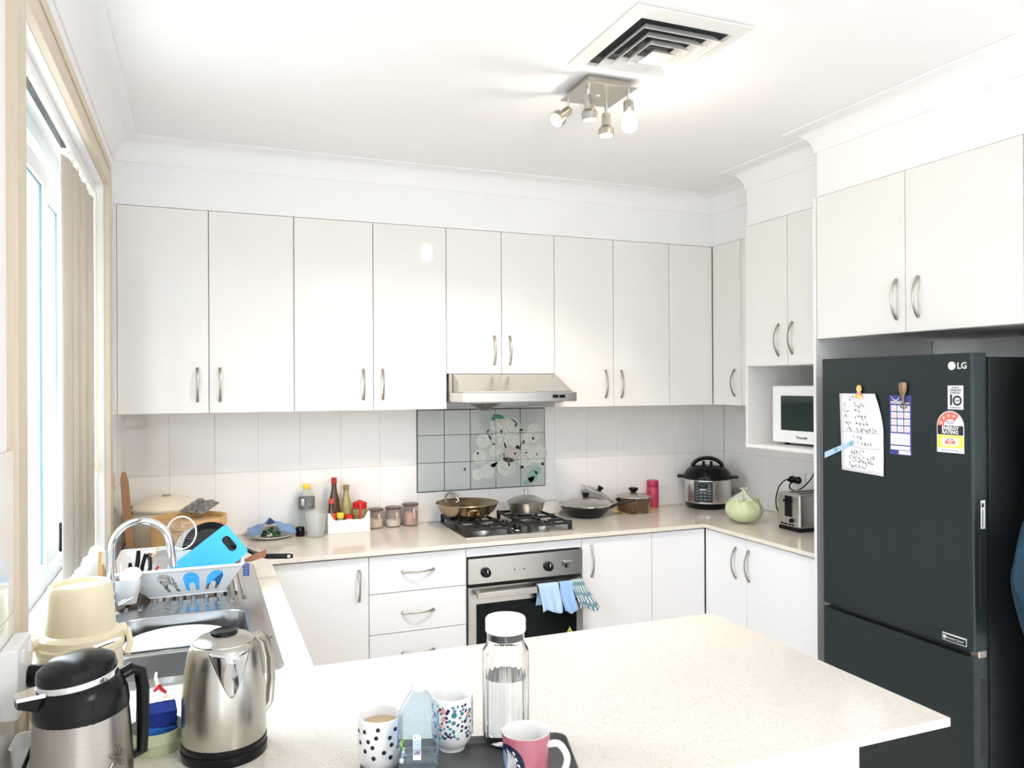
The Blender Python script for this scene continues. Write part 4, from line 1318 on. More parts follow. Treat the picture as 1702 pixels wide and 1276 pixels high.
# ------------------------------------------------------------------ foreground: kettle, jug, flask
kt = thing('electric_kettle', 'brushed stainless electric kettle with black button lid, standing on the bench', 'kettle', (0.778, -2.385, 0.9), math.radians(0))
KS = 0.93
MB().lathe([(0, 0), (0.088 * KS, 0), (0.0895 * KS, 0.004), (0.0895 * KS, 0.016), (0.086 * KS, 0.019), (0, 0.019)], n=40).obj('power_base', m_black, kt)
MB().lathe([(0.086 * KS, 0.019), (0.0885 * KS, 0.023), (0.0885 * KS, 0.032), (0.0865 * KS, 0.034)], n=40).obj('base_band', m_black, kt)
m_kst = steel('kettle_steel', (0.50, 0.475, 0.43), 0.24, stretch=(1, 1, 140), var=0.08)
body = MB().lathe([(0.0865 * KS, 0.033), (0.0875 * KS, 0.04), (0.0868 * KS, 0.08), (0.080, 0.13), (0.075, 0.175), (0.0685, 0.208), (0.062, 0.222), (0.0600, 0.2235)], n=48).obj('body', m_kst, kt)
lid = MB().lathe([(0.0598, 0.2215), (0.0590, 0.226), (0.050, 0.233), (0.030, 0.239), (0, 0.2405)], n=40).obj('lid', m_kst, kt)
MB().lathe([(0.027, 0.2385), (0.0265, 0.2435), (0.022, 0.2455), (0.018, 0.2435), (0, 0.2425)], n=28).obj('lid_button', m_black, lid)
# spout: a V-shaped polished beak facing the viewer
pd = Vector((0.733 - 0.778, -4.08 + 2.385, 0)).normalized()
sd = Vector((-pd.y, pd.x, 0)) * -1
def bodyr(z):
    pr = [(0.0868 * KS, 0.08), (0.080, 0.13), (0.075, 0.175), (0.0685, 0.208), (0.062, 0.222)]
    for (r0, z0), (r1, z1) in zip(pr, pr[1:]):
        if z0 <= z <= z1:
            return r0 + (r1 - r0) * (z - z0) / (z1 - z0)
    return 0.06
tilt = math.radians(10)
pdv = (Matrix.Rotation(tilt, 3, 'Z') @ pd)
sdv = Vector((-pdv.y, pdv.x, 0))
def spfn(u, v):
    z = 0.135 + v * 0.085
    half = 0.003 + 0.036 * v ** 0.8
    ang = (u - 0.5) * 2 * half
    bulge = 0.026 * v ** 1.2 * max(0.0, 1 - abs(u - 0.5) * 2) ** 0.8
    r = bodyr(z) * math.cos(ang / 0.075) + bulge + 0.0008
    return pdv * r + sdv * ang + Vector((0, 0, z))
MB().grid(16, 12, spfn).obj('spout', m_chrome, kt, solid=0.0015)
hdv = (Matrix.Rotation(math.radians(122), 3, 'Z') @ pd)
pts = [hdv * 0.060 + Vector((0, 0, 0.215)), hdv * 0.078 + Vector((0, 0, 0.218)), hdv * 0.096 + Vector((0, 0, 0.203)), hdv * 0.107 + Vector((0, 0, 0.165)), hdv * 0.110 + Vector((0, 0, 0.115)), hdv * 0.105 + Vector((0, 0, 0.07)), hdv * 0.086 + Vector((0, 0, 0.05))]
MB().tube(pts, [0.012, 0.013, 0.013, 0.012, 0.012, 0.012, 0.010], 12, flat=0.75).obj('handle', m_kst, kt)

m_jst = steel('jug_steel', (0.36, 0.33, 0.295), 0.26, stretch=(1, 1, 140), var=0.10)
jg = thing('vacuum_jug', 'squat steel vacuum jug with black collar, lid and handle, nearest the window', 'jug', (0.546, -2.563, 0.9))
MB().lathe([(0, 0), (0.078, 0), (0.080, 0.006), (0.080, 0.03), (0.0785, 0.10), (0.074, 0.17), (0.0712, 0.20)], n=44).obj('body', m_jst, jg)
TL = Matrix.Translation((0, 0, 0.195)) @ Matrix.Rotation(math.radians(-7), 4, 'Y')
MB().lathe([(0.072, -0.012), (0.0735, -0.004), (0.0725, 0.020), (0.066, 0.040), (0.060, 0.046)], n=40, mtx=TL).obj('collar', m_black, jg)
MB().lathe([(0.0605, 0.043), (0.062, 0.046), (0.062, 0.054), (0.060, 0.056)], n=40, mtx=TL).obj('chrome_ring', m_chrome, jg)
lid = MB().lathe([(0.061, 0.055), (0.0625, 0.060), (0.060, 0.074), (0.045, 0.084), (0.02, 0.089), (0, 0.090)], n=36, mtx=TL).obj('lid', m_black, jg)
MB().tube([TL @ Vector((0.0, -0.052, 0.074)), TL @ Vector((0.004, -0.025, 0.083)), TL @ Vector((0.018, 0.01, 0.085)), TL @ Vector((0.04, 0.03, 0.078))], [0.003, 0.006, 0.006, 0.003], 10, flat=0.5).obj('lid_ridge', m_black, lid)
MB().plate([(-0.012, -0.009), (0.025, -0.009), (0.034, 0), (0.025, 0.009), (-0.012, 0.009)], [], 0.002, lambda u, v, w: TL @ Vector((0.034 + u, 0.04 + v, 0.083 + w + 0.16 * u))).obj('lever', m_chrome, jg)
sv = Vector((-0.92, -0.38, 0)).normalized(); sp_ = Vector((-sv.y, sv.x, 0))
mb = MB()
mb.loops([[sv * 0.05 + sp_ * a + Vector((0, 0, z)) for a, z in ((-0.026, 0.232), (0.026, 0.232), (0.02, 0.20), (-0.02, 0.20))], [sv * 0.098 + sp_ * a + Vector((0, 0, z)) for a, z in ((-0.013, 0.231), (0.013, 0.231), (0.010, 0.219), (-0.010, 0.219))]], True, True)
mb.obj('spout', m_black, jg)
mb = MB()
mb.loops([[sv * 0.045 + sp_ * a + Vector((0, 0, z)) for a, z in ((-0.027, 0.240), (0.027, 0.240), (0.027, 0.233), (-0.027, 0.233))], [sv * 0.100 + sp_ * a + Vector((0, 0, z)) for a, z in ((-0.015, 0.237), (0.015, 0.237), (0.015, 0.232), (-0.015, 0.232))]], True, True)
mb.obj('spout_cover', m_chrome, jg)
hv = Vector((0.93, 0.36, 0)).normalized()
pts = [hv * 0.055 + Vector((0, 0, 0.230)), hv * 0.078 + Vector((0, 0, 0.240)), hv * 0.093 + Vector((0, 0, 0.232)), hv * 0.098 + Vector((0, 0, 0.20)), hv * 0.098 + Vector((0, 0, 0.14)), hv * 0.096 + Vector((0, 0, 0.090)), hv * 0.074 + Vector((0, 0, 0.085))]
MB().tube(pts, [0.013, 0.014, 0.014, 0.0135, 0.013, 0.012, 0.010], 12, flat=0.8).obj('handle', m_black, jg)
# etched flower on the jug
def cyl(r, th, z, base=Vector((0, 0, 0))): return base + Vector((r * math.cos(th), r * math.sin(th), z))
th0 = math.atan2(-4.08 + 2.563, 0.733 - 0.546) + math.radians(42)
m_etch = mat('etched_dark', (0.06, 0.055, 0.05), 0.4)
mb = MB()
for k in range(5):
    a = 2 * PI * k / 5 + 0.3
    P_ = [cyl(0.0800, th0 + (0.018 * t * math.cos(a) + w * math.sin(a)) / 0.079, 0.12 + 0.022 * t * math.sin(a) - w * math.cos(a) * 1.0) for t, w in ((0.1, 0), (0.5, 0.004), (1, 0), (0.5, -0.004), (0.1, 0))]
    mb.tube(P_, 0.0006, 4)
mb.obj('flower_print', m_etch, jg)
MB().tube([cyl(0.0803, th0 - (0.012 + 0.03 * math.sin(t * 1.6)) / 0.079, 0.115 - 0.075 * t) for t in [i / 10 for i in range(11)]], 0.0008, 4).obj('stem_print', m_wink, jg)

fl = thing('thermos_flask', 'cream plastic thermos flask with inverted cup lid and carry strap', 'flask', (0.50, -2.212, 0.9))
MB().lathe([(0, 0), (0.078, 0), (0.080, 0.005), (0.080, 0.19), (0.083, 0.194), (0.083, 0.204), (0.079, 0.208), (0.079, 0.222), (0.072, 0.230), (0.0665, 0.232)], n=40).obj('body', m_cream, fl)
MB().lathe([(0.0665, 0.230), (0.0675, 0.233), (0.0620, 0.315), (0.0595, 0.324), (0.056, 0.328), (0.052, 0.326), (0.049, 0.319), (0, 0.317)], n=40).obj('cup_lid', m_cream, fl)
wv = Vector((-0.90, -0.44, 0)).normalized()
pts = [cyl(0.080, math.radians(196), 0.225), cyl(0.092, math.radians(200), 0.222), cyl(0.100, math.radians(207), 0.17), cyl(0.105, math.radians(216), 0.12), cyl(0.108, math.radians(230), 0.085), cyl(0.100, math.radians(250), 0.075)]
MB().tube(pts, [0.008, 0.009, 0.009, 0.009, 0.009, 0.007], 10, flat=0.6).obj('carry_strap', m_cream, fl)
for a in (196, 16):
    MB().lathe([(0, 0), (0.014, 0), (0.014, 0.010), (0.010, 0.013), (0, 0.013)], n=16, mtx=Matrix.Translation(cyl(0.076, math.radians(a), 0.215)) @ Vector((math.cos(math.radians(a)), math.sin(math.radians(a)), 0)).to_track_quat('Z', 'Y').to_matrix().to_4x4()).obj('strap_boss', m_cream, fl)
MB().tube([cyl(0.083, math.radians(30), 0.215), cyl(0.092, math.radians(20), 0.213), cyl(0.094, math.radians(5), 0.190), cyl(0.090, math.radians(-8), 0.172)], 0.007, 8, flat=0.6).obj('strap_end', m_cream, fl)
th = math.atan2(-4.08 + 2.212, 0.733 - 0.50) - math.radians(10)
mb = MB()
for k in range(6):
    a = 2 * PI * k / 6
    mb.tube([cyl(0.0806, th + (0.012 * math.cos(a) + 0.006 * math.cos(b)) / 0.08, 0.165 + 0.012 * math.sin(a) + 0.006 * math.sin(b)) for b in [2 * PI * i / 8 for i in range(8)]], 0.0008, 4, closed=True)
mb.obj('flower_print', mat('mauve_print', (0.25, 0.12, 0.16), 0.5), fl)

tb = thing('plastic_tub', 'small white open plastic tub squeezed between wall and steel jug', 'tub', (0.452, -2.405, 0.9))
R = [[(x, y, z) for x, y in rrect(-s, s, -s * 1.05, s * 1.05, 0.012, 4)] for s, z in ((0.031, 0), (0.037, 0.085), (0.040, 0.09), (0.0355, 0.0895), (0.0355, 0.083), (0.030, 0.004))]
MB().loops(R, True, True).obj('body', m_white, tb)

sg = thing('sponge_bowl', 'pale green plastic bowl holding blue sponges beside the kettle', 'bowl', (0.648, -2.315, 0.9))
m_grn = mat('pale_green_plastic', (0.60, 0.66, 0.42), 0.35)
MB().lathe([(0, 0), (0.045, 0), (0.047, 0.003), (0.050, 0.02), (0.054, 0.024), (0.0545, 0.046), (0.052, 0.046), (0.0505, 0.026), (0.046, 0.006), (0, 0.005)], n=32).obj('bowl', m_grn, sg)
m_sp1 = mat('dark_blue_scourer', (0.015, 0.045, 0.30), 0.95, var=0.35, vscale=60, bump=1.0, bscale=180)
m_sp2 = mat('bright_blue_sponge', (0.03, 0.18, 0.60), 0.9, var=0.1, bump=0.5, bscale=150)
def spong(nm, label, m, c, s, rz, tl, seed):
    mb = MB().box(-s[0] / 2, s[0] / 2, -s[1] / 2, s[1] / 2, -s[2] / 2, s[2] / 2, 0.004, 2)
    bmesh.ops.subdivide_edges(mb.bm, edges=mb.bm.edges[:], cuts=3, use_grid_fill=True)
    r_ = random.Random(seed)
    for v in mb.bm.verts:
        v.co += Vector((r_.uniform(-1, 1), r_.uniform(-1, 1), r_.uniform(-1, 1))) * 0.0018
    o = mb.obj(nm, m, smooth=70)
    o.location = c
    o.rotation_euler = (tl[0], tl[1], rz)
    return tag(o, label, 'sponge')
spong('sponge', 'bright blue sponge at the bottom of the green bowl', m_sp2, (0.652, -2.323, 0.934), (0.070, 0.050, 0.034), 0.15, (0.0, 0.10), 1)
spong('scourer', 'dark blue crumpled scourer on top of the bright blue sponge', m_sp1, (0.650, -2.322, 0.969), (0.073, 0.052, 0.030), 0.10, (0.12, 0.0), 2)
rc = thing('clothes_peg', 'small red and white plastic clip at the sink edge behind the jug', 'clip', (0.640, -2.03, 0.9))
MB().tube([(0.004, -0.015, 0.03), (0.0, 0.0, 0.025), (0.008, 0.018, 0.008)], [0.005, 0.006, 0.004], 8).tube([(-0.008, -0.012, 0.02), (0.0, 0.0, 0.025), (0.016, 0.008, 0.006)], [0.004, 0.006, 0.004], 8).obj('red_arms', m_red, rc)
MB().tube([(0.0, 0.0, 0.027), (-0.006, 0.012, 0.045), (-0.004, 0.014, 0.055)], [0.005, 0.004, 0.003], 8).obj('white_arm', m_white, rc)

# wall socket by the window with a plug
so = thing('power_point', 'white double wall socket on the left wall beside the window', 'power socket', (XL + 0.012, -2.40, 1.11))
MB().box(XL + 0.0105, XL + 0.040, -2.47, -2.351, 1.05, 1.175, 0.005, 2).obj('faceplate', m_white, so, world=True)
for y in (-2.44, -2.38):
    MB().box(XL + 0.0395, XL + 0.045, y - 0.008, y + 0.008, 1.145, 1.165, 0.001, 1).obj('rocker', m_white, so, world=True)
pl = thing('power_plug', 'black power plug in the wall socket beside the window', 'plug', (XL + 0.045, -2.385, 1.10))
MB().lathe([(0, 0), (0.019, 0), (0.021, 0.004), (0.020, 0.024), (0.011, 0.028), (0.011, 0.036), (0.009, 0.038), (0.009, 0.052), (0, 0.053)], n=18, mtx=Matrix.Translation((XL + 0.0405, -2.385, 1.10)) @ Matrix.Rotation(PI / 2, 4, 'Y')).obj('body', m_black, pl, world=True)
MB().tube([(XL + 0.09, -2.385, 1.10), (XL + 0.098, -2.40, 1.08), (XL + 0.06, -2.46, 1.0), (XL + 0.035, -2.50, 0.93), (XL + 0.03, -2.54, 0.906), (XL + 0.04, -2.66, 0.905), (XL + 0.09, -2.72, 0.905)], 0.0035, 8).obj('cord', m_black, pl, world=True)

# ------------------------------------------------------------------ tray with mugs, bottle and carafe
m_tray = mat('dark_grey_tray', (0.085, 0.088, 0.085), 0.55, var=0.08)
tr = thing('serving_tray', 'dark grey rectangular serving tray on the peninsula bench', 'tray', (1.205, -2.665, 0.9), math.radians(-16))
hw, hl = 0.205, 0.125
R = [[(x, y, z) for x, y in rrect(-hw * k, hw * k, -hl * k - (k - 1) * 0.02, hl * k + (k - 1) * 0.02, 0.025, 5)] for k, z in ((0.95, 0.0005), (1.0, 0.017), (0.985, 0.018), (0.945, 0.005))]
MB().loops(R, True, True).obj('body', m_tray, tr)
TZ = 0.9055
def mug(name, label, c, prof, m_out, hdir=None, loc_z=TZ, inner=None, hz=(0.075, 0.022), hout=0.034, hm=None):
    t = thing(name, label, 'mug', (c[0], c[1], loc_z), 0)
    k = len(prof)
    rt_, zt_ = prof[-1]
    MB().lathe([(0, 0.0)] + prof + [(rt_ - 0.0008, zt_ + 0.0012)], n=44).obj('body', m_out, t)
    MB().lathe([(rt_ - 0.0008, zt_ + 0.0012), (rt_ - 0.003, zt_ + 0.001), (rt_ - 0.0042, zt_ - 0.006)] + [(max(r - 0.0045, 0.001), max(z, 0.006)) for r, z in prof[::-1][1:]] + [(0, 0.006)], n=44).obj('inside', inner or m_white, t)
    if hdir is not None:
        h = Vector((math.cos(hdir), math.sin(hdir), 0))
        r0 = prof[-1][0] - 0.002
        pts = [h * r0 + Vector((0, 0, hz[0])), h * (r0 + hout * 0.6) + Vector((0, 0, hz[0] + 0.003)), h * (r0 + hout) + Vector((0, 0, hz[0] - 0.014)), h * (r0 + hout) + Vector((0, 0, (hz[0] + hz[1]) / 2 - 0.005)), h * (r0 + hout * 0.7) + Vector((0, 0, hz[1] + 0.003)), h * r0 + Vector((0, 0, hz[1]))]
        # smooth the bend
        Q = []
        for i in range(len(pts) - 1):
            for s_ in range(4):
                u = s_ / 4
                p0, p1, p2, p3 = pts[max(i - 1, 0)], pts[i], pts[i + 1], pts[min(i + 2, len(pts) - 1)]
                Q.append(0.5 * ((2 * p1) + (p2 - p0) * u + (2 * p0 - 5 * p1 + 4 * p2 - p3) * u * u + (3 * p1 - p0 - 3 * p2 + p3) * u ** 3))
        Q.append(pts[-1])
        MB().tube(Q, 0.0065, 12).obj('handle', hm or m_white, t)
    return t
def vdir(c): return math.atan2(-4.08 - c[1], 0.733 - c[0])
def dots_on(t, c, r, spec, mats, nm='dot', dr=0.0003):
    """flat round prints on the outside of a mug: (angle from the viewer, height, size_x, size_y, material, rot)"""
    for (a, z, sx_, sz_, mi, rot) in spec:
        rr = (r(z) if callable(r) else r) + dr
        th_ = vdir(c) + a
        mb = MB()
        ctr_ = mb.bm.verts.new(cyl(rr, th_, z))
        nr, ns = (5, 28) if sx_ > 0.008 else (1, 12)
        prev = None
        for k in range(1, nr + 1):
            vs = []
            for i in range(ns):
                b = 2 * PI * i / ns
                u, v = sx_ * k / nr * math.cos(b), sz_ * k / nr * math.sin(b)
                u, v = u * math.cos(rot) - v * math.sin(rot), u * math.sin(rot) + v * math.cos(rot)
                rz = (r(z + v) if callable(r) else r) + dr
                vs.append(mb.bm.verts.new(cyl(rz, th_ + u / rr, z + v)))
            for i in range(ns):
                if prev is None:
                    mb.bm.faces.new((ctr_, vs[i], vs[(i + 1) % ns]))
                else:
                    mb.bm.faces.new((prev[i], prev[(i + 1) % ns], vs[(i + 1) % ns], vs[i]))
            prev = vs
        mb.obj(nm, mats[mi], t, recalc=False)
m_cer = mat('white_ceramic', (0.80, 0.79, 0.77), 0.12, var=0.01, coat=0.4)
cA = (1.054, -2.582)
prA = [(0.030, 0.0), (0.035, 0.004), (0.041, 0.022), (0.0430, 0.045), (0.0430, 0.101)]
mA = mug('dotted_mug', 'white mug with black polka dots half full of milky tea', cA, prA, m_cer, vdir(cA) + math.radians(170))
dots_on(mA, cA, 0.0430, [(a, z, 0.0042, 0.0042, 0, 0) for a, z in [(-0.75, 0.083), (-0.10, 0.089), (-0.18, 0.074), (0.42, 0.072), (-0.55, 0.066), (-0.35, 0.056), (0.50, 0.058), (-0.72, 0.047), (0.15, 0.046), (-1.05, 0.06), (-0.3, 0.036), (0.7, 0.085), (0.85, 0.05), (-1.2, 0.08), (0.45, 0.035)]], [m_ink])
MB().lathe([(0, 0.0835), (0.0375, 0.0835)], n=32).obj('milky_tea', mat('milky_tea', (0.50, 0.35, 0.20), 0.15), mA)
cB = (1.206, -2.555)
prB = [(0.026, 0.0), (0.0265, 0.006), (0.033, 0.012), (0.039, 0.022), (0.0430, 0.038), (0.0430, 0.108)]
mB_ = mug('confetti_mug', 'white mug with navy, teal and pink confetti dots behind the water bottle', cB, prB, m_cer, None)
r2 = random.Random(5)
spec = []
tries = 0
while len(spec) < 85 and tries < 3000:
    tries += 1
    a, z = r2.uniform(-1.2, 1.5), r2.uniform(0.034, 0.100)
    if all(abs(a - q[0]) * 0.0415 + abs(z - q[1]) > 0.0070 for q in spec):
        big = r2.random() < 0.12
        s_ = r2.uniform(0.0026, 0.0044) * (1.6 if big else 1)
        spec.append((a, z, s_, s_ * r2.uniform(0.6, 1.0), r2.choice((0, 0, 0, 1, 1, 2)) if not big else r2.choice((1, 3)), r2.uniform(0, 3)))
dots_on(mB_, cB, 0.0430, spec, [mat('navy_print', (0.01, 0.012, 0.06), 0.4), mat('teal_glaze', (0.03, 0.20, 0.24), 0.4), mat('slate_blue_print', (0.12, 0.2, 0.35), 0.4), mat('pink_glaze', (0.70, 0.34, 0.30), 0.4)], 'confetti_dot')
cC = (1.292, -2.738)
m_pink = mat('pink_ceramic', (0.36, 0.11, 0.145), 0.18, var=0.02, coat=0.3)
prC = [(0.036, 0.0), (0.039, 0.003), (0.0405, 0.01), (0.0445, 0.088), (0.045, 0.093)]
mC = mug('pink_mug', 'dusty pink mug with a navy emblem and white handle on the tray corner', cC, prC, m_pink, vdir(cC) + math.radians(72), hm=m_cer, inner=m_cer)
rC = lambda z: 0.0405 + (z - 0.01) * 0.0513
thE = -0.82
dots_on(mC, cC, rC, [(thE, 0.045, 0.033, 0.036, 0, 0)], [mat('navy_emblem', (0.008, 0.010, 0.04), 0.3)], 'emblem_disc', 0.0004)
mb = MB()
for k in range(7):
    u0 = -0.004 + k * 0.0036
    P_ = []
    for i in range(9):
        t_ = i / 8
        z = 0.073 - 0.058 * t_ - k * 0.002
        u = u0 + 0.006 * t_ + 0.0032 * math.sin(t_ * 7 + k * 0.5)
        P_.append(cyl(rC(z) + 0.0006, vdir(cC) + thE + u / 0.043, z))
    mb.tube(P_, [0.0003] + [0.0009] * 7 + [0.0003], 4)
mb.obj('emblem_waves', m_wink, mC)
dots_on(mC, cC, rC, [(thE + (0.013 + 0.0045 * k) / 0.043, 0.069 - 0.0105 * k, 0.0038, 0.0017, 0, -0.9 + 0.1 * k) for k in range(4)], [m_wink], 'emblem_leaf', 0.0008)
dots_on(mC, cC, rC, [(thE - 0.010 / 0.043, 0.05, 0.010, 0.017, 0, 0.2)], [mat('slate_emblem', (0.22, 0.30, 0.42), 0.4)], 'emblem_center', 0.0006)

# disposable water bottle (square shouldered, pale blue PET)
m_pet2 = thin_glass('blue_tinted_bottle', (0.80, 0.885, 0.95), 0.05, hazecol=(0.75, 0.85, 0.95), edge=0.8)
m_water = mat('water', (0.90, 0.96, 1.0), 0.0, trans=1.0, ior=1.33, var=0.0)
cW = (1.1115, -2.65)
wb = thing('water_bottle', 'clear pale blue plastic water bottle with white cap, part full, on the tray', 'bottle', (cW[0], cW[1], TZ), math.radians(-22))
def sq(s, z, r): return [(x, y, z) for x, y in rrect(-s, s, -s, s, min(r, s * 0.98), 5)]
b_s = 0.0355
R = [sq(0.031, 0.0, 0.012), sq(b_s, 0.004, 0.012), sq(b_s, 0.03, 0.012), sq(b_s - .0015, 0.034, 0.012), sq(b_s - .0015, 0.038, 0.012), sq(b_s, 0.042, 0.012), sq(b_s, 0.050, 0.012), sq(b_s - .0015, 0.054, 0.012), sq(b_s, 0.058, 0.012), sq(b_s, 0.122, 0.012), sq(0.033, 0.132, 0.014), sq(0.022, 0.152, 0.016), sq(0.0135, 0.163, 0.013), sq(0.0125, 0.166, 0.0124), sq(0.0125, 0.174, 0.0124)]
MB().loops(R, True, False).obj('bottle_shell', m_pet2, wb, smooth=50)
MB().loops([sq(0.0302, 0.0015, 0.0115), sq(b_s - .001, 0.005, 0.0115), sq(b_s - .001, 0.029, 0.0115), sq(b_s - .0025, 0.034, 0.0115), sq(b_s - .0025, 0.038, 0.0115), sq(b_s - .0013, 0.0425, 0.0115)], True, True).obj('water', m_water, wb)
MB().lathe([(0.0145, 0.165), (0.0150, 0.167), (0.0150, 0.171), (0.0142, 0.172), (0.0145, 0.174), (0.0145, 0.188), (0.0128, 0.1905), (0, 0.191)], n=28).obj('cap', mat('cap_white', (0.72, 0.72, 0.76), 0.35), wb)
fz = -0.0359
rotm = FACE['-Y']
MB().plate([(-0.006, 0.050), (0.009, 0.050), (0.009, 0.092), (0.006, 0.097), (-0.003, 0.097), (-0.006, 0.092)], [], 0.0003, lambda u, v, w: (u, fz - w, v)).obj('label_tab', m_paper, wb)
ORG[wb.name] = Vector((0, 0, 0))
m_lblu = mat('label_blue', (0.10, 0.42, 0.62), 0.5); m_lnav = mat('label_navy', (0.02, 0.02, 0.16), 0.5)
text('label_word', 'GIVE', 0.0068, m_lblu, wb, (0.0015, fz - 0.0006, 0.0835), '-Y', sx=0.88)
text('label_word', 'THIS', 0.0068, m_lblu, wb, (0.0015, fz - 0.0006, 0.0775), '-Y', sx=0.88)
text('label_word', 'BOTTLE', 0.0044, m_lblu, wb, (0.0015, fz - 0.0006, 0.0722), '-Y', sx=0.88)
text('label_word', 'ANOTHER', 0.0036, m_lnav, wb, (0.0015, fz - 0.0006, 0.0680), '-Y', sx=0.85)
text('label_word', 'LIFE', 0.0078, m_lnav, wb, (0.0015, fz - 0.0006, 0.0628), '-Y', sx=0.85, bold=0.0002)
MB().tube([(-0.003 + 0.0016 * math.cos(a), fz - 0.0005, 0.0905 + 0.0016 * math.sin(a)) for a in [2 * PI * i / 6 for i in range(6)]], 0.0004, 4, closed=True).obj('recycle_mark', m_lnav, wb)
# printed back label on the right face
MB().grid(6, 6, lambda u, v: Vector((0.0360, -0.022 + 0.044 * u, 0.060 + 0.055 * v))).obj('side_label', mat('blue_green_label', (0.16, 0.34, 0.46), 0.5, var=0.6, vscale=60), wb, solid=0.0003)
MB().grid(4, 6, lambda u, v: Vector((-0.0360, -0.026 + 0.026 * u, 0.066 + 0.040 * v))).obj('side_label', mat('blue_label', (0.20, 0.36, 0.70), 0.5, var=0.5, vscale=80), wb, solid=0.0003)
for k in range(5):
    a = 0.5 + k * 0.5
    MB().ball((-0.024 + 0.004 * math.cos(a * 2), fz - 0.0002, 0.088 - 0.004 * k), 0.0022, 1.3, 0.1, 1, 1).obj('leaf_print', mat('lime_print', (0.25, 0.50, 0.06), 0.5), wb)

# ribbed glass carafe with white stopper
cD = (1.317, -2.572)
ca = thing('glass_carafe', 'tall ribbed clear glass water carafe with a white lid', 'carafe', (cD[0], cD[1], TZ))
def ribbed(r, z, amp, n=120): return [(r * (1 + amp * math.cos(24 * 2 * PI * i / n)) * math.cos(2 * PI * i / n), r * (1 + amp * math.cos(24 * 2 * PI * i / n)) * math.sin(2 * PI * i / n), z) for i in range(n)]
outr = [(0.038, 0.0, 0), (0.0455, 0.006, 0.0), (0.0475, 0.02, 0.012), (0.0475, 0.10, 0.012), (0.0475, 0.186, 0.012), (0.046, 0.193, 0.006), (0.040, 0.202, 0.0), (0.0385, 0.208, 0.0), (0.0385, 0.226, 0.0)]
inr = [(0.0365, 0.226, 0.0), (0.0365, 0.208, 0), (0.043, 0.194, 0), (0.0442, 0.185, 0), (0.0442, 0.02, 0), (0.040, 0.008, 0)]
MB().loops([ribbed(*q) for q in outr] + [ribbed(*q) for q in inr], True, True).obj('bottle', m_glass, ca, smooth=60)
MB().lathe([(0, 0.0085), (0.0398, 0.0085), (0.0438, 0.0205), (0.0438, 0.136), (0, 0.136)], n=40).obj('water', m_water, ca)
MB().lathe([(0.0355, 0.212), (0.0358, 0.2275), (0.040, 0.2275), (0.0415, 0.229), (0.0415, 0.253), (0.0395, 0.256), (0.024, 0.256), (0.021, 0.252), (0, 0.252)], n=36).obj('lid', m_white, ca)

# ------------------------------------------------------------------ dish rack and its load
rk = thing('dish_rack', 'white plastic dish rack with looped slots on the drainer', 'dish rack', (0.68, -0.96, 0.908))
m_rack = mat('rack_white', (0.84, 0.86, 0.87), 0.35, var=0.01)
RX0, RX1, RY0, RY1, RZ0, RZ1 = 0.572, 0.815, -1.115, -0.80, 0.913, 1.012
tx0, tx1, ty0, ty1 = 0.458, 0.876, -1.165, -0.745
def side_pt(f, v, w):
    """front wall of the rack: f 0..1 along X at height v (0..1), leaning outwards"""
    xa, xb = RX0 + (tx0 - RX0) * v, RX1 + (tx1 - RX1) * v
    return (xa + (xb - xa) * f, RY0 + (ty0 - RY0) * v + w, RZ0 + (RZ1 - RZ0) * v)
def arch(cx, hw_, v0, v1):
    """omega shaped slot: tall arch with a tongue rising from the bottom"""
    out = [(cx - hw_, v0)]
    for i in range(9):
        a = PI - PI * i / 8
        out.append((cx + hw_ * math.cos(a), v1 - 0.30 + 0.30 * math.sin(a)))
    out += [(cx + hw_, v0), (cx + hw_ * 0.45, v0)]
    for i in range(7):
        a = PI * i / 6
        out.append((cx + hw_ * 0.45 * math.cos(a), v1 - 0.58 + 0.16 * math.sin(a)))
    out += [(cx - hw_ * 0.45, v0)]
    return out
slots = [arch(c, 0.075, 0.14, 0.88) for c in (0.36, 0.58, 0.80)]
mb = MB().plate([(0, 0), (1, 0), (1, 1), (0, 1)], slots, 0.003, side_pt)
front = mb.obj('front_wall', m_rack, rk, world=True)
mb = MB().plate([(0, 0), (1, 0), (1, 1), (0, 1)], [arch(c, 0.07, 0.14, 0.88) for c in (0.2, 0.4, 0.6, 0.8)], 0.003, lambda f, v, w: ((RX0 + (tx0 - RX0) * v) + ((RX1 + (tx1 - RX1) * v) - (RX0 + (tx0 - RX0) * v)) * f, RY1 + (ty1 - RY1) * v - w, RZ0 + (RZ1 - RZ0) * v))
mb.obj('back_wall', m_rack, rk, world=True)
for sgn in (0, 1):
    fx = (lambda v: RX0 + (tx0 - RX0) * v) if sgn == 0 else (lambda v: RX1 + (tx1 - RX1) * v)
    MB().plate([(0, 0), (1, 0), (1, 1), (0, 1)], [], 0.003, lambda f, v, w: (fx(v) + (w if sgn == 0 else -w), (RY0 + (ty0 - RY0) * v) + ((RY1 + (ty1 - RY1) * v) - (RY0 + (ty0 - RY0) * v)) * f, RZ0 + (RZ1 - RZ0) * v)).obj('end_wall', m_rack, rk, world=True)
MB().tube([(x, y, RZ1 + 0.001) for x, y in rrect(tx0, tx1, ty0, ty1, 0.02, 4)], 0.0055, 8, closed=True).obj('rim', m_rack, rk, world=True)
mb = MB()
for k in range(9):
    x = RX0 + 0.01 + k * 0.034
    mb.box(x - 0.004, x + 0.004, RY0, RY1, RZ0 - 0.002, RZ0 + 0.002)
for y in (RY0 + 0.004, (RY0 + RY1) / 2, RY1 - 0.004):
    mb.box(RX0, RX1, y - 0.005, y + 0.005, RZ0 - 0.002, RZ0 + 0.002)
mb.obj('base_grid', m_rack, rk, world=True)
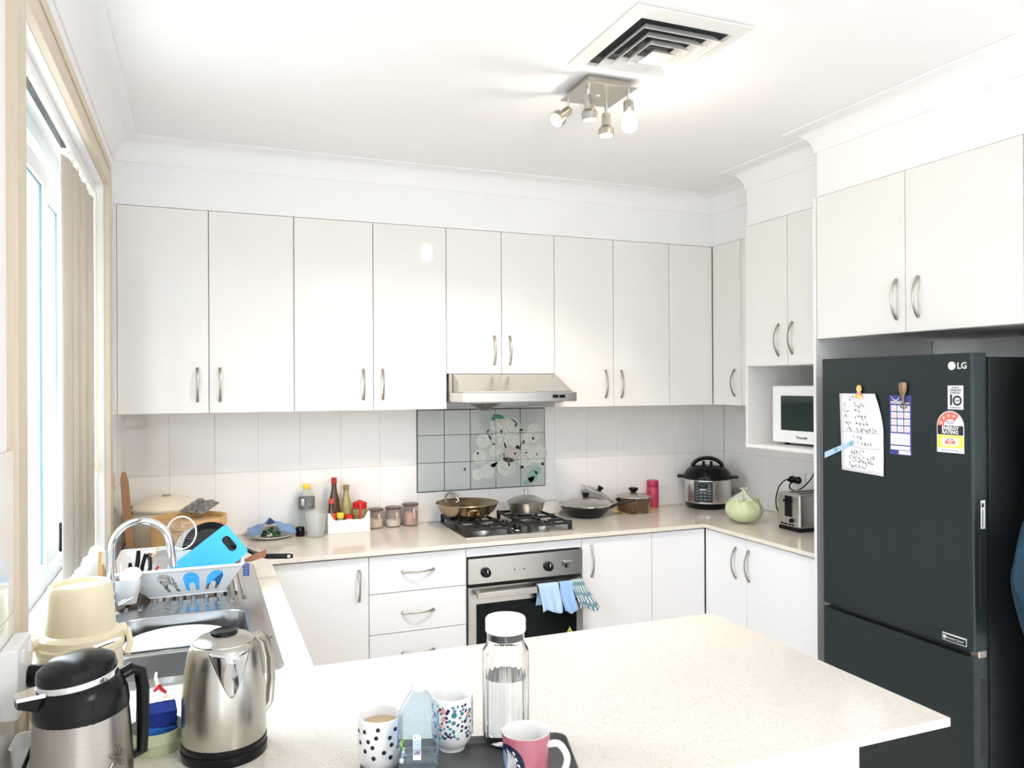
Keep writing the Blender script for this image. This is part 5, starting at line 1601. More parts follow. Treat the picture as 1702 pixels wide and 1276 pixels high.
for x in (0.63, 0.80):
    for y in (RY0 + 0.004, RY1 - 0.004):
        MB().ball((x, y, 0.9125), 0.012, 1.2, 0.5, 0.55).obj('foot', m_rack, rk, world=True)
cc = thing('cutlery_holder', 'white cutlery cup hooked on the left end of the dish rack', 'cutlery holder', (0.505, -1.135, 0.912))
R = [[(x, y, z) for x, y in rrect(0.46 + k, 0.552 - k, -1.20 + k, -1.125 - k * 0.5, 0.02, 4)] for k, z in ((0.016, 0.915), (0.003, 0.98), (0.0, 0.999), (0.003, 0.999), (0.018, 0.92))]
MB().loops(R, True, True).obj('cup', m_rack, cc, world=True)
MB().tube([(0.9, -1.10 + 0.012 * k, 0.985) for k in range(2)], 0.001, 4)
# blue spiral on the rack corner
MB().tube([(0.886 + 0.010 * math.cos(t * 1.0), -1.13 + 0.010 * math.sin(t * 1.0), 0.963 + 0.0011 * t) for t in [i * 0.7 for i in range(62)]], 0.0022, 6).obj('coil', mat('blue_coil', (0.03, 0.12, 0.45), 0.4), rk, world=True)

def rodthing(name, label, cat, parts):
    t = thing(name, label, cat, parts[0][2][0])
    for nm, m, pts, r, fl in parts:
        MB().tube(pts, r, 10, flat=fl).obj(nm, m, t, world=True)
    return t
# blue cutting board leaning in the rack
m_blueb = mat('sky_blue_board', (0.06, 0.42, 0.80), 0.35, var=0.02)
U_ = Vector((0.80, 0.0, 0.60)).normalized()
V_ = Vector((0.60, 0.0, -0.80)).normalized()
n_b = Vector((0, 1, 0))
O_ = Vector((0.631, -1.100, 1.006))
outl = rrect(0, 0.237, 0, 0.130, 0.013, 4)
hole = rrect(0.188, 0.218, 0.032, 0.095, 0.0145, 5)
bo = MB().plate(outl, [hole], 0.006, lambda u, v, w: O_ + U_ * u + V_ * (v) + n_b * w).obj('cutting_board', m_blueb)
place(bo, (0.76, -1.13, 1.0))
tag(bo, 'bright blue plastic cutting board with a hand hole leaning in the dish rack', 'cutting board')
# frying pan with black handle
pn = thing('frying_pan', 'dark frying pan standing on edge in the rack, handle sticking out right', 'pan', (0.77, -0.93, 0.93))
A = Matrix.Translation((0.765, -0.945, 1.036)) @ Matrix.Rotation(math.radians(78), 4, 'X') @ Matrix.Rotation(math.radians(8), 4, 'Y')
MB().lathe([(0, 0), (0.074, 0), (0.093, 0.022), (0.096, 0.024), (0.091, 0.020), (0.072, 0.004), (0, 0.004)], n=36, mtx=A).obj('pan_body', m_iron, pn, world=True)
MB().tube([(0.842, -0.955, 1.04), (0.875, -0.955, 1.036), (0.92, -0.952, 1.008), (0.97, -0.95, 0.990), (1.05, -0.95, 0.984), (1.067, -0.95, 0.983)], [0.006, 0.008, 0.010, 0.0125, 0.0135, 0.009], 12, flat=0.8).obj('handle', m_black, pn, world=True)
MB().lathe([(0, 0), (0.006, 0)], n=12, mtx=Matrix.Translation((1.050, -0.9645, 0.986)) @ Matrix.Rotation(math.radians(75), 4, 'X')).obj('hang_hole', m_nickel, pn, world=True)
# wooden spatula
ws_ = thing('wooden_spatula', 'reddish wooden spatula lying across the rack beside the pan handle', 'spatula', (0.86, -1.05, 0.99))
MB().plate([(0, -0.006), (0.05, -0.007), (0.07, -0.016), (0.125, -0.019), (0.125, 0.013), (0.07, 0.012), (0.05, 0.006), (0, 0.006)], [], 0.005, lambda u, v, w: Vector((0.842, -1.06, 0.990)) + Vector((0.95, 0.10, 0.28)).normalized() * u + Vector((0.1, -0.35, 0.9)).normalized() * v + Vector((0, 1, 0)) * w).obj('blade', mat('reddish_wood', (0.42, 0.20, 0.12), 0.5, var=0.15), ws_, world=True)
# strainer
stn = thing('mesh_strainer', 'round wire strainer standing in the dish rack', 'strainer', (0.665, -0.985, 0.95))
A = Matrix.Translation((0.672, -1.0, 1.110)) @ Matrix.Rotation(math.radians(82), 4, 'X') @ Matrix.Rotation(math.radians(-12), 4, 'Y')
MB().tube([A @ Vector((0.051 * math.cos(a), 0.058 * math.sin(a), 0)) for a in [2 * PI * i / 30 for i in range(30)]], 0.0028, 8, closed=True).obj('hoop', m_white, stn, world=True)
mb = MB()
for k in range(11):
    y = -0.045 + k * 0.0078
    hw_ = 0.051 * math.sqrt(max(0, 1 - (y / 0.058) ** 2))
    mb.tube([A @ Vector((-hw_ + 2 * hw_ * i / 8, y, -0.018 * math.sin(PI * i / 8))) for i in range(9)], 0.0009, 5)
mb.tube([A @ Vector((0, -0.058 + 0.116 * i / 8, -0.018 * math.sin(PI * i / 8))) for i in range(9)], 0.0012, 5)
mb.obj('wires', m_chrome, stn, world=True)
MB().tube([A @ Vector((0, -0.062, 0)), A @ Vector((0.01, -0.11, 0.004)), A @ Vector((0.02, -0.155, 0.01))], 0.004, 8).obj('handle', m_white, stn, world=True)
# white plates and bowls in the rack
def leaning_plate(name, label, c, r, rot, m, deep=0.018):
    A = Matrix.Translation(c) @ Matrix.Rotation(rot[0], 4, 'X') @ Matrix.Rotation(rot[1], 4, 'Y')
    o = MB().lathe([(0, 0), (r * 0.55, 0), (r * 0.62, deep * 0.4), (r, deep), (r, deep + 0.003), (r * 0.6, deep * 0.4 + 0.004), (r * 0.55, 0.004), (0, 0.004)], n=36, mtx=A).obj(name, m)
    place(o, c)
    return tag(o, label, 'plate' if 'plate' in name else 'bowl')
leaning_plate('dinner_plate', 'white plate standing upright behind the blue cutting board', (0.69, -1.045, 0.985), 0.070, (math.radians(80), math.radians(10)), m_cer)
leaning_plate('dinner_plate', 'white plate edge showing above the dark pan in the rack', (0.735, -0.865, 1.02), 0.088, (math.radians(80), 0), m_cer)
bw = thing('white_bowl', 'white bowl turned on its side in the front of the rack', 'bowl', (0.628, -1.06, 0.92))
A = Matrix.Translation((0.610, -1.045, 1.005)) @ Matrix.Rotation(math.radians(70), 4, 'X') @ Matrix.Rotation(math.radians(20), 4, 'Y')
MB().lathe([(0, -0.03), (0.025, -0.03), (0.04, -0.015), (0.052, 0.012), (0.056, 0.03), (0.053, 0.03), (0.038, -0.012), (0, -0.024)], n=32, mtx=A).obj('bowl', m_cer, bw, world=True)
gb = thing('steel_bowl', 'shiny steel bowl seen through the rack slots', 'bowl', (0.67, -1.075, 0.917))
MB().lathe([(0, 0), (0.02, 0), (0.034, 0.025), (0.037, 0.055), (0.035, 0.055), (0.031, 0.026), (0, 0.004)], (0.645, -1.055, 0.918), 28).obj('bowl', m_chrome, gb, world=True)
sb = thing('blue_cup', 'blue plastic cup lying inside the dish rack behind the slots', 'cup', (0.76, -1.08, 0.93))
MB().lathe([(0, 0), (0.026, 0), (0.031, 0.06), (0.029, 0.06), (0.024, 0.003), (0, 0.003)], n=24, mtx=Matrix.Translation((0.76, -1.05, 0.949)) @ Matrix.Rotation(math.radians(85), 4, 'Y')).obj('cup', mat('mid_blue_plastic', (0.04, 0.28, 0.62), 0.35), sb, world=True)
# utensils in the cutlery cup
rodthing('paring_knife', 'black handled knife standing in the cutlery cup, tallest of its pair', 'knife', [('handle', m_black, [(0.530, -1.150, 0.99), (0.538, -1.135, 1.05), (0.540, -1.130, 1.082)], [0.009, 0.011, 0.009], 0.7), ('blade', m_chrome, [(0.522, -1.16, 0.93), (0.530, -1.150, 0.99)], [0.003, 0.006], 0.2)])
rodthing('kitchen_scissors', 'black handled scissors standing beside the knife in the cutlery cup', 'scissors', [('handle', m_black, [(0.546, -1.146, 0.985), (0.552, -1.14, 1.03), (0.562, -1.132, 1.068), (0.575, -1.13, 1.055), (0.576, -1.135, 1.02), (0.560, -1.146, 0.985)], 0.0065, 1), ('blade', m_chrome, [(0.53, -1.155, 0.935), (0.550, -1.146, 0.99)], [0.003, 0.006], 0.3)])
rodthing('peeler', 'short black handled peeler in the cutlery cup', 'peeler', [('handle', m_black, [(0.516, -1.155, 0.985), (0.516, -1.143, 1.03), (0.514, -1.14, 1.045)], [0.008, 0.009, 0.006], 0.8), ('head', m_chrome, [(0.514, -1.16, 0.94), (0.516, -1.155, 0.985)], [0.003, 0.004], 0.4)])
sv_ = thing('rice_paddle', 'flat white plastic rice paddle leaning at the front of the cutlery cup', 'utensil', (0.52, -1.185, 0.93))
MB().plate([(0.034 * math.cos(a), 0.026 * math.sin(a)) for a in [2 * PI * i / 22 for i in range(22)]], [], 0.004, lambda u, v, w: Vector((0.520, -1.190, 1.014)) + Vector((1, 0, 0.25)).normalized() * u + Vector((-0.2, 0.25, 0.95)).normalized() * v + Vector((0, 1, -0.2)) * w).obj('paddle', m_white, sv_, world=True)
MB().tube([(0.520, -1.188, 0.99), (0.508, -1.172, 0.93)], [0.006, 0.005], 8, flat=0.5).obj('grip', m_white, sv_, world=True)
rodthing('white_spoon', 'white plastic spoon handle at the left of the cutlery cup', 'spoon', [('handle', m_white, [(0.494, -1.16, 0.93), (0.490, -1.145, 1.0), (0.488, -1.14, 1.045)], [0.005, 0.006, 0.007], 0.6)])
rodthing('chopstick', 'brown wooden chopstick leftmost in the cutlery cup', 'chopsticks', [('stick', m_wood, [(0.482, -1.165, 0.93), (0.470, -1.15, 1.06)], [0.0025, 0.004], 1)])
rodthing('skewer', 'thin pale bamboo skewer leaning right from the cutlery cup', 'skewer', [('stick', m_bamboo, [(0.55, -1.14, 0.95), (0.60, -1.09, 1.085)], [0.0025, 0.003], 1)])
rodthing('red_brush', 'red handled kitchen brush lying between the cutlery cup and bowl', 'brush', [('handle', m_red, [(0.575, -1.14, 0.985), (0.600, -1.11, 1.018)], [0.005, 0.005], 0.8)])
# white basin in the main bowl
wba = thing('washing_basin', 'round white plastic basin sitting in the main sink bowl', 'basin', (0.672, -1.487, 0.736))
MB().lathe([(0, 0), (0.095, 0), (0.105, 0.006), (0.145, 0.125), (0.152, 0.130), (0.152, 0.134), (0.143, 0.130), (0.102, 0.010), (0, 0.006)], n=44).obj('basin', m_white, wba)
MB().lathe([(0, 0.098), (0.1335, 0.098)], n=44).obj('soapy_water', mat('soapy_water', (0.80, 0.84, 0.88), 0.12, var=0.06, vscale=14, bump=0.2, bscale=25), wba)

# things behind the rack, in the corner
bs = thing('bamboo_steamer', 'round bamboo steamer basket standing on the bench behind the rack', 'steamer', (0.69, -0.425, 0.9))
rS = 0.150
MB().lathe([(rS - 0.010, 0.0), (rS, 0.0), (rS, 0.175), (rS - 0.010, 0.175)], n=44, closed=True).obj('wall', m_bamboo, bs)
MB().lathe([(rS, 0.03), (rS + 0.004, 0.03), (rS + 0.004, 0.075), (rS, 0.075)], n=44, closed=True).obj('hoop', m_bamboo, bs)
MB().lathe([(rS, 0.145), (rS + 0.0045, 0.145), (rS + 0.0045, 0.180), (rS - 0.004, 0.180)], n=44, closed=True).obj('rim', m_bamboo, bs)
for k in range(9):
    y = -0.116 + k * 0.029
    hw_ = math.sqrt((rS - 0.012) ** 2 - y * y)
    MB().box(-hw_, hw_, y - 0.011, y + 0.011, 0.155, 0.159).obj('slat', m_bamboo, bs)
MB().box(0.06, 0.075, -0.165, -0.150, 0.02, 0.165, 0.002, 1, mtx=Matrix.Rotation(0.5, 4, 'Z')).obj('tie', m_wood, bs)
rcx = thing('rice_cooker', 'cream lidded rice cooker in the corner behind the bamboo steamer', 'rice cooker', (0.585, -0.125, 0.9))
MB().lathe([(0, 0), (0.115, 0), (0.130, 0.01), (0.138, 0.06), (0.138, 0.165), (0.132, 0.175)], n=40).obj('body', mat('cream_body', (0.72, 0.66, 0.52), 0.35), rcx)
MB().lathe([(0.140, 0.175), (0.142, 0.185), (0.130, 0.205), (0.09, 0.228), (0.045, 0.238), (0, 0.240)], n=40).obj('lid', mat('cream_lid', (0.80, 0.74, 0.60), 0.3), rcx)
MB().box(-0.012, 0.025, -0.04, -0.012, 0.2385, 0.2435, 0.002, 1).obj('steam_vent', m_nickel, rcx)
MB().box(-0.162, -0.130, -0.03, 0.03, 0.165, 0.195, 0.006, 2).obj('side_handle', m_black, rcx)
mt_ = thing('muffin_tin', 'grey metal muffin tin resting on the far rim of the bamboo steamer', 'baking tin', (0.73, -0.30, 1.08))
A = Matrix.Translation((0.735, -0.325, 1.105)) @ Matrix.Rotation(math.radians(14), 4, 'X') @ Matrix.Rotation(math.radians(-30), 4, 'Z') @ Matrix.Scale(0.62, 4) @ Matrix.Rotation(PI, 4, 'X')
MB().box(-0.085, 0.085, -0.115, 0.115, -0.002, 0.002, 0.0012, 1, mtx=A).obj('sheet', mat('tin_grey', (0.36, 0.36, 0.36), 0.35, 0.9, var=0.1), mt_, world=True)
for ix in (-0.04, 0.04):
    for iy in (-0.072, 0.0, 0.072):
        MB().lathe([(0.031, 0.002), (0.026, -0.024), (0, -0.025)], (ix, iy, 0), 18, mtx=A).obj('cup', mat('tin_grey', (0, 0, 0)), mt_, world=True)
bd = thing('wooden_paddle', 'long wooden paddle board leaning in the corner against the left wall', 'board', (0.45, -0.36, 0.9))
def pfn(u, v, w):
    return Vector((0.427 + 0.034 * (1 - v / 0.37) + u * 0.62, -0.30 - 0.07 * (1 - v / 0.37) - u * 0.5 + w, 0.9015 + v * 1.04))
o2 = [(-0.020, 0), (0.020, 0), (0.026, 0.10), (0.030, 0.24), (0.027, 0.325), (0.015, 0.350), (0, 0.356), (-0.015, 0.350), (-0.027, 0.325), (-0.030, 0.24), (-0.026, 0.10)]
MB().plate(o2, [], 0.014, pfn).obj('board', mat('warm_wood', (0.52, 0.31, 0.16), 0.45, var=0.2, vscale=5, stretch=(6, 6, 1)), bd, world=True)
wst = thing('wooden_stand', 'small folding stand of crossed wooden sticks against the window sill', 'wooden stand', (0.432, -1.16, 0.9))
for pts in ([(0.424, -1.22, 0.9035), (0.424, -1.12, 1.085)], [(0.444, -1.09, 0.9035), (0.436, -1.19, 1.06)], [(0.425, -1.19, 0.955), (0.443, -1.12, 0.97)]):
    MB().tube(pts, 0.0055, 6).obj('stick', m_bamboo, wst, world=True)

# ------------------------------------------------------------------ back counter, left of the cooktop
pw = thing('food_plate', 'white plate of leafy food half covered by a blue napkin', 'plate', (1.055, -0.085, 0.9))
MB().lathe([(0, 0.0), (0.06, 0.0), (0.066, 0.003), (0.102, 0.014), (0.103, 0.017), (0.064, 0.007), (0, 0.006)], n=36).obj('plate', m_cer, pw)
rr_ = random.Random(8)
fd = thing('leafy_food', 'chopped green leaves and white pieces heaped on the plate', 'food', (1.055, -0.085, 0.907))
mg_, mw_, md_ = mat('leaf_green', (0.06, 0.17, 0.04), 0.5, var=0.3), mat('tofu_white', (0.72, 0.68, 0.56), 0.5), mat('dark_leaf', (0.02, 0.05, 0.02), 0.5)
for k in range(26):
    a, d_ = rr_.uniform(0, 6.28), rr_.uniform(0.0, 0.05)
    m = rr_.choice((mg_, mg_, md_, mw_))
    mb = MB().ball((0, 0, 0), rr_.uniform(0.009, 0.016), 1, rr_.uniform(0.5, 1), rr_.uniform(0.35, 0.7), 1)
    o = mb.obj('food_piece', m, fd)
    o.location = (d_ * math.cos(a), d_ * math.sin(a), 0.008 + rr_.uniform(0, 0.03) * (1 - d_ / 0.06))
    o.rotation_euler = (rr_.uniform(-.6, .6), rr_.uniform(-.6, .6), a)
def napfn(u, v):
    x, y = (u - 0.5) * 0.215, (v - 0.5) * 0.185
    r_ = math.sqrt(x * x + (y * 1.05) ** 2)
    open_ = max(0, 1 - abs(x + 0.01) / 0.045) * max(0, -(y - 0.01) / 0.09)
    z = 0.072 - 0.34 * max(0, r_ - 0.02) + 0.003 * math.sin(9 * u * 3 + 4 * v) + open_ * 0.045
    y2 = y + open_ * 0.075
    x2 = x * (1 + 0.15 * open_)
    if abs(y) < 0.1 and open_ == 0 and y < 0:
        z -= 0.006
    return Vector((x2, y2, max(z, 0.026)))
np_ = MB().grid(34, 30, napfn).obj('napkin', stripe_mat('blue_napkin_cloth', (0.12, 0.24, 0.48), (0.22, 0.37, 0.62), 14, 'X'), smooth=60, solid=0.002)
np_.location = (1.060, -0.078, 0.905)
tag(np_, 'blue cloth napkin tented over the plate of food', 'napkin')

m_cap = m_yellow
vb = thing('vinegar_bottle', 'clear bottle with yellow cap and black and white label', 'bottle', (1.232, -0.035, 0.9))
MB().lathe([(0, 0), (0.036, 0), (0.040, 0.006), (0.040, 0.11), (0.038, 0.115), (0.040, 0.12), (0.040, 0.175), (0.034, 0.193), (0.018, 0.212), (0.0155, 0.222), (0.0155, 0.228), (0, 0.228)], n=32).obj('bottle', thin_glass('pale_bottle', (0.90, 0.93, 0.90), 0.10), vb)
MB().lathe([(0.0405, 0.125), (0.0410, 0.125), (0.0410, 0.182), (0.0405, 0.182)], n=32, closed=True).obj('label', mat('black_white_label', (0.16, 0.16, 0.15), 0.5, var=0.95, vscale=45), vb)
a_ = vdir((1.232, -0.035)) - 0.45
curved(-0.008, 0.007, 0.143, 0.178, 0.0416, 0.041, a_, 'label_panel', m_paper, vb)
MB().lathe([(0.0175, 0.222), (0.019, 0.225), (0.019, 0.243), (0.017, 0.246), (0, 0.246)], n=24).obj('cap', m_yellow, vb)
jb = thing('dark_sauce_jar', 'small black sauce jar half hidden behind the measuring cup', 'jar', (1.193, -0.098, 0.9))
MB().lathe([(0, 0), (0.020, 0), (0.022, 0.003), (0.022, 0.040), (0.018, 0.046), (0, 0.047)], n=20).obj('jar', m_black, jb)
mc = thing('measuring_cup', 'frosted clear plastic cup in front of the yellow capped bottle', 'cup', (1.262, -0.135, 0.9))
m_frost = thin_glass('frosted_plastic', (0.92, 0.94, 0.94), 0.28, 0.2)
MB().lathe([(0, 0), (0.040, 0), (0.0415, 0.003), (0.053, 0.112), (0.055, 0.114), (0.055, 0.117), (0.051, 0.116), (0.0395, 0.005), (0, 0.004)], n=32).obj('cup', m_frost, mc)

cd = thing('sauce_caddy', 'white plastic caddy with a scooped front full of sauces', 'caddy', (1.42, -0.07, 0.9))
cx0, cx1, cyf, cyb = 1.325, 1.535, -0.118, -0.012
def cad_front(y, t_): 
    out = [(cx0, 0.001), (cx1, 0.001), (cx1, 0.105), (cx1 - 0.012, 0.103)]
    out += [(cx1 - 0.012 - 0.028 * i / 5, 0.103 - 0.036 * math.sin(PI / 2 * i / 5)) for i in range(1, 6)]
    out += [(cx0 + 0.04, 0.067)] + [(cx0 + 0.04 - 0.028 * i / 5, 0.067 + 0.036 * (1 - math.cos(PI / 2 * i / 5))) for i in range(1, 6)]
    out += [(cx0, 0.105)]
    return out
MB().plate(cad_front(0, 0), [], 0.003, lambda u, v, w: (u, cyf + w, 0.9 + v)).obj('front_wall', m_white, cd, world=True)
mb = MB().box(cx0, cx0 + 0.003, cyf + 0.003, cyb, 0.901, 1.005).box(cx1 - 0.003, cx1, cyf + 0.003, cyb, 0.901, 1.005).box(cx0 + 0.003, cx1 - 0.003, cyb - 0.003, cyb, 0.901, 1.005).box(cx0 + 0.003, cx1 - 0.003, cyf + 0.003, cyb - 0.003, 0.901, 0.904)
mb.obj('tray', m_white, cd, world=True)
CZ = 0.904
m_brown = mat('brown_glass', (0.07, 0.03, 0.012), 0.06, var=0.1, coat=0.4)
m_olive = mat('amber_oil_glass', (0.34, 0.30, 0.12), 0.08, var=0.08, coat=0.4)
b1 = thing('sauce_bottle', 'tall dark brown sauce bottle with red cap in the white caddy', 'bottle', (1.367, -0.046, CZ))
MB().lathe([(0, 0), (0.026, 0), (0.029, 0.004), (0.029, 0.13), (0.026, 0.155), (0.017, 0.195), (0.013, 0.22), (0.0125, 0.242), (0, 0.242)], n=28).obj('glass', m_brown, b1)
MB().lathe([(0.0135, 0.238), (0.0145, 0.24), (0.0145, 0.268), (0.0125, 0.270), (0, 0.270)], n=22).obj('cap', mat('dark_red_cap', (0.40, 0.03, 0.04), 0.35), b1)
b2 = thing('small_sauce_bottle', 'small dark sauce bottle with red label in front of the tall brown bottle', 'bottle', (1.347, -0.093, CZ))
MB().lathe([(0, 0), (0.019, 0), (0.021, 0.003), (0.021, 0.10), (0.013, 0.125), (0.011, 0.15), (0, 0.15)], n=24).obj('glass', m_brown, b2)
MB().lathe([(0.0215, 0.055), (0.022, 0.055), (0.022, 0.098), (0.0215, 0.098)], n=24, closed=True).obj('label', mat('red_label', (0.60, 0.09, 0.05), 0.5), b2)
MB().lathe([(0.0125, 0.146), (0.0145, 0.148), (0.0145, 0.168), (0, 0.169)], n=18).obj('cap', mat('red_print_cap', (0.62, 0.08, 0.06), 0.4), b2)
b3 = thing('oil_bottle', 'pale olive glass bottle with cork-coloured cap in the caddy', 'bottle', (1.428, -0.046, CZ))
MB().lathe([(0, 0), (0.024, 0), (0.027, 0.004), (0.027, 0.12), (0.025, 0.14), (0.017, 0.168), (0.0135, 0.19), (0.0130, 0.212), (0, 0.212)], n=28).obj('glass', m_olive, b3)
MB().lathe([(0.0145, 0.204), (0.0155, 0.206), (0.0155, 0.228), (0.014, 0.230), (0, 0.230)], n=20).obj('cap', mat('olive_cap', (0.26, 0.21, 0.10), 0.5), b3)
b4 = thing('spice_jar', 'small spice jar with yellow lid at the front of the caddy', 'jar', (1.389, -0.0945, CZ))
MB().lathe([(0, 0), (0.017, 0), (0.018, 0.003), (0.018, 0.076), (0, 0.076)], n=22).obj('jar', m_olive, b4)
MB().lathe([(0.018, 0.074), (0.019, 0.075), (0.019, 0.096), (0.017, 0.098), (0, 0.098)], n=22).obj('lid', m_yellow, b4)
b5 = thing('spice_jar', 'small white spice jar with red lid at the front of the caddy', 'jar', (1.433, -0.0945, CZ))
MB().lathe([(0, 0), (0.018, 0), (0.019, 0.003), (0.019, 0.068), (0, 0.068)], n=22).obj('jar', m_white, b5)
MB().lathe([(0.019, 0.066), (0.0205, 0.067), (0.0205, 0.083), (0.018, 0.086), (0, 0.086)], n=22).obj('lid', m_red, b5)
b6 = thing('oil_jug', 'glass oil pourer with red lid and red handle at the caddy right end', 'jug', (1.492, -0.066, CZ))
MB().lathe([(0, 0), (0.033, 0), (0.0355, 0.004), (0.0355, 0.10), (0.033, 0.112), (0, 0.112)], n=28).obj('jar', m_olive, b6)
MB().lathe([(0.0345, 0.110), (0.0365, 0.112), (0.0365, 0.138), (0.033, 0.142), (0.018, 0.146), (0.008, 0.152), (0, 0.153)], n=28).obj('lid', m_red, b6)
hv_ = Vector((-0.12, -1, 0)).normalized()
MB().tube([hv_ * 0.030 + Vector((0, 0, 0.135)), hv_ * 0.050 + Vector((0, 0, 0.137)), hv_ * 0.0565 + Vector((0, 0, 0.12)), hv_ * 0.0565 + Vector((0, 0, 0.066))], [0.006, 0.0065, 0.0065, 0.006], 10).obj('handle', m_red, b6)

m_jlid = mat('brown_jar_lid', (0.12, 0.075, 0.06), 0.35)
cont = [mat('sugar_fill', (0.80, 0.74, 0.62), 0.8), mat('salt_fill', (0.86, 0.84, 0.80), 0.8), mat('pink_salt_fill', (0.62, 0.42, 0.36), 0.8)]
for i, (x, h, fh, lab) in enumerate(((1.583, 0.088, 0.045, 'glass canister of cream sugar next to the white caddy'), (1.677, 0.092, 0.035, 'middle glass canister, white salt inside, brown lid'), (1.770, 0.104, 0.070, 'tallest glass canister with pinkish salt, nearest the mural tiles'))):
    t = thing('spice_canister', lab, 'jar', (x, -0.017, 0.9), group='three glass canisters on the back counter')
    MB().lathe([(0, 0), (0.039, 0), (0.0415, 0.004), (0.0415, h - 0.012), (0.037, h - 0.006), (0.037, h), (0.0345, h), (0.0345, h - 0.008), (0.039, h - 0.014), (0.039, 0.006), (0.037, 0.004), (0, 0.004)], n=30).obj('glass', thin_glass('canister_glass', (0.95, 0.92, 0.90), 0.05), t)
    MB().lathe([(0, 0.0045), (0.037, 0.0045), (0.0385, 0.007), (0.0385, fh), (0.02, fh + 0.006), (0, fh + 0.003)], n=28).obj('contents', cont[i], t)
    MB().lathe([(0.0405, h), (0.0425, h + 0.002), (0.0425, h + 0.009), (0.040, h + 0.012), (0, h + 0.013)], n=30).obj('lid', m_jlid, t)
    d_ = vdir((x, -0.017)) + 0.45
    MB().tube([cyl(0.042, d_, h - 0.012), cyl(0.0455, d_, h - 0.03), cyl(0.0445, d_, h - 0.062)], [0.006, 0.0055, 0.004], 8, flat=0.45, ref=(math.cos(d_), math.sin(d_), 0)).obj('spoon', mat('pinkish_spoon', (0.60, 0.46, 0.40), 0.35), t)

# ------------------------------------------------------------------ pans on and by the cooktop
m_pan = mat('browned_steel', (0.46, 0.36, 0.25), 0.24, 1.0, var=0.30, vscale=14)
m_copper = mat('copper_rivet', (0.55, 0.25, 0.10), 0.3, 1.0)
wk = thing('steel_wok_pan', 'wide browned steel two-handled pan on the left rear burner', 'pan', (2.035, -0.168, 0.9475))
MB().lathe([(0, 0), (0.085, 0), (0.105, 0.006), (0.140, 0.034), (0.163, 0.072), (0.168, 0.076), (0.166, 0.079), (0.160, 0.073), (0.137, 0.036), (0.10, 0.009), (0, 0.004)], n=44).obj('bowl', m_pan, wk)
for sgn, nm in ((1, 'rear'), (-1, 'front')):
    dv = Vector((-0.22, 0.975, 0)) * sgn if sgn > 0 else Vector((-0.10, -0.99, 0))
    sd_ = Vector((-dv.y, dv.x, 0))
    if sgn > 0:
        P_ = [dv * 0.150 + sd_ * (0.040 * math.cos(a)) + dv * (0.026 * math.sin(a)) + Vector((0, 0, 0.060 + 0.048 * math.sin(a))) for a in [PI * i / 12 for i in range(13)]]
    else:
        P_ = [dv * 0.148 + sd_ * (0.034 * math.cos(a)) + dv * (0.032 * math.sin(a)) + Vector((0, 0, 0.040 + 0.020 * math.sin(a))) for a in [PI * i / 12 for i in range(13)]]
    MB().tube(P_, 0.0055, 10).obj('handle', m_nickel if sgn > 0 else m_pan, wk)
for k in (-1, 1):
    MB().ball((-0.012 + 0.026 * k, -0.146, 0.036), 0.009, 1, 0.5, 1).obj('rivet', m_copper, wk)
    MB().ball((-0.034 + 0.026 * k, 0.150, 0.060), 0.006, 1, 0.5, 1).obj('rivet', m_chrome, wk)
sp2 = thing('saucepan', 'polished steel saucepan with domed lid on the right rear burner', 'saucepan', (2.372, -0.165, 0.9475))
MB().lathe([(0, 0), (0.078, 0), (0.086, 0.006), (0.098, 0.055), (0.100, 0.060), (0.096, 0.060), (0.083, 0.008), (0, 0.004)], n=40).obj('pot', m_steel, sp2)
m_glid = mat('smoky_glass_lid', (0.32, 0.30, 0.27), 0.06, 0.35, var=0.05, coat=0.4)
ld = MB().lathe([(0.104, 0.060), (0.106, 0.063), (0.103, 0.066), (0.085, 0.078), (0.050, 0.092), (0.018, 0.098), (0, 0.099)], n=40).obj('lid', m_steel, sp2)
MB().lathe([(0.012, 0.098), (0.007, 0.104), (0.007, 0.112), (0.014, 0.118), (0.014, 0.124), (0.008, 0.127), (0, 0.127)], n=20).obj('lid_knob', m_chrome, ld)
hd_ = Vector((0.98, 0.18, 0)).normalized()
MB().tube([hd_ * 0.095 + Vector((0, 0, 0.052)), hd_ * 0.14 + Vector((0, 0, 0.058)), hd_ * 0.20 + Vector((0, 0, 0.052))], [0.008, 0.007, 0.008], 10, flat=0.45).obj('handle', m_steel, sp2)
bw2 = thing('black_wok', 'black wok with a glass lid standing on the counter right of the cooktop', 'wok', (2.745, -0.138, 0.9))
MB().lathe([(0, 0.0), (0.075, 0.0), (0.090, 0.004), (0.125, 0.036), (0.146, 0.064), (0.150, 0.066), (0.146, 0.068), (0.12, 0.038), (0.085, 0.008), (0, 0.005)], n=40).obj('bowl', m_black, bw2)
ld = MB().lathe([(0.147, 0.067), (0.149, 0.070), (0.146, 0.073), (0.12, 0.084), (0.07, 0.100), (0.02, 0.107), (0, 0.107)], n=40).obj('lid', m_glid, bw2)
MB().lathe([(0.149, 0.066), (0.151, 0.068), (0.151, 0.072), (0.147, 0.074)], n=40).obj('lid_rim', m_chrome, ld)
MB().lathe([(0.014, 0.106), (0.016, 0.114), (0.021, 0.128), (0.020, 0.134), (0, 0.136)], n=20).obj('lid_knob', m_black, ld)
hd_ = Vector((0.90, -0.43, 0)).normalized()
MB().tube([hd_ * 0.125 + Vector((0, 0, 0.050)), hd_ * 0.17 + Vector((0, 0, 0.066)), hd_ * 0.22 + Vector((0, 0, 0.082)), hd_ * 0.275 + Vector((0, 0, 0.094))], [0.013, 0.011, 0.011, 0.012], 12, flat=0.7).obj('handle', m_black, bw2)
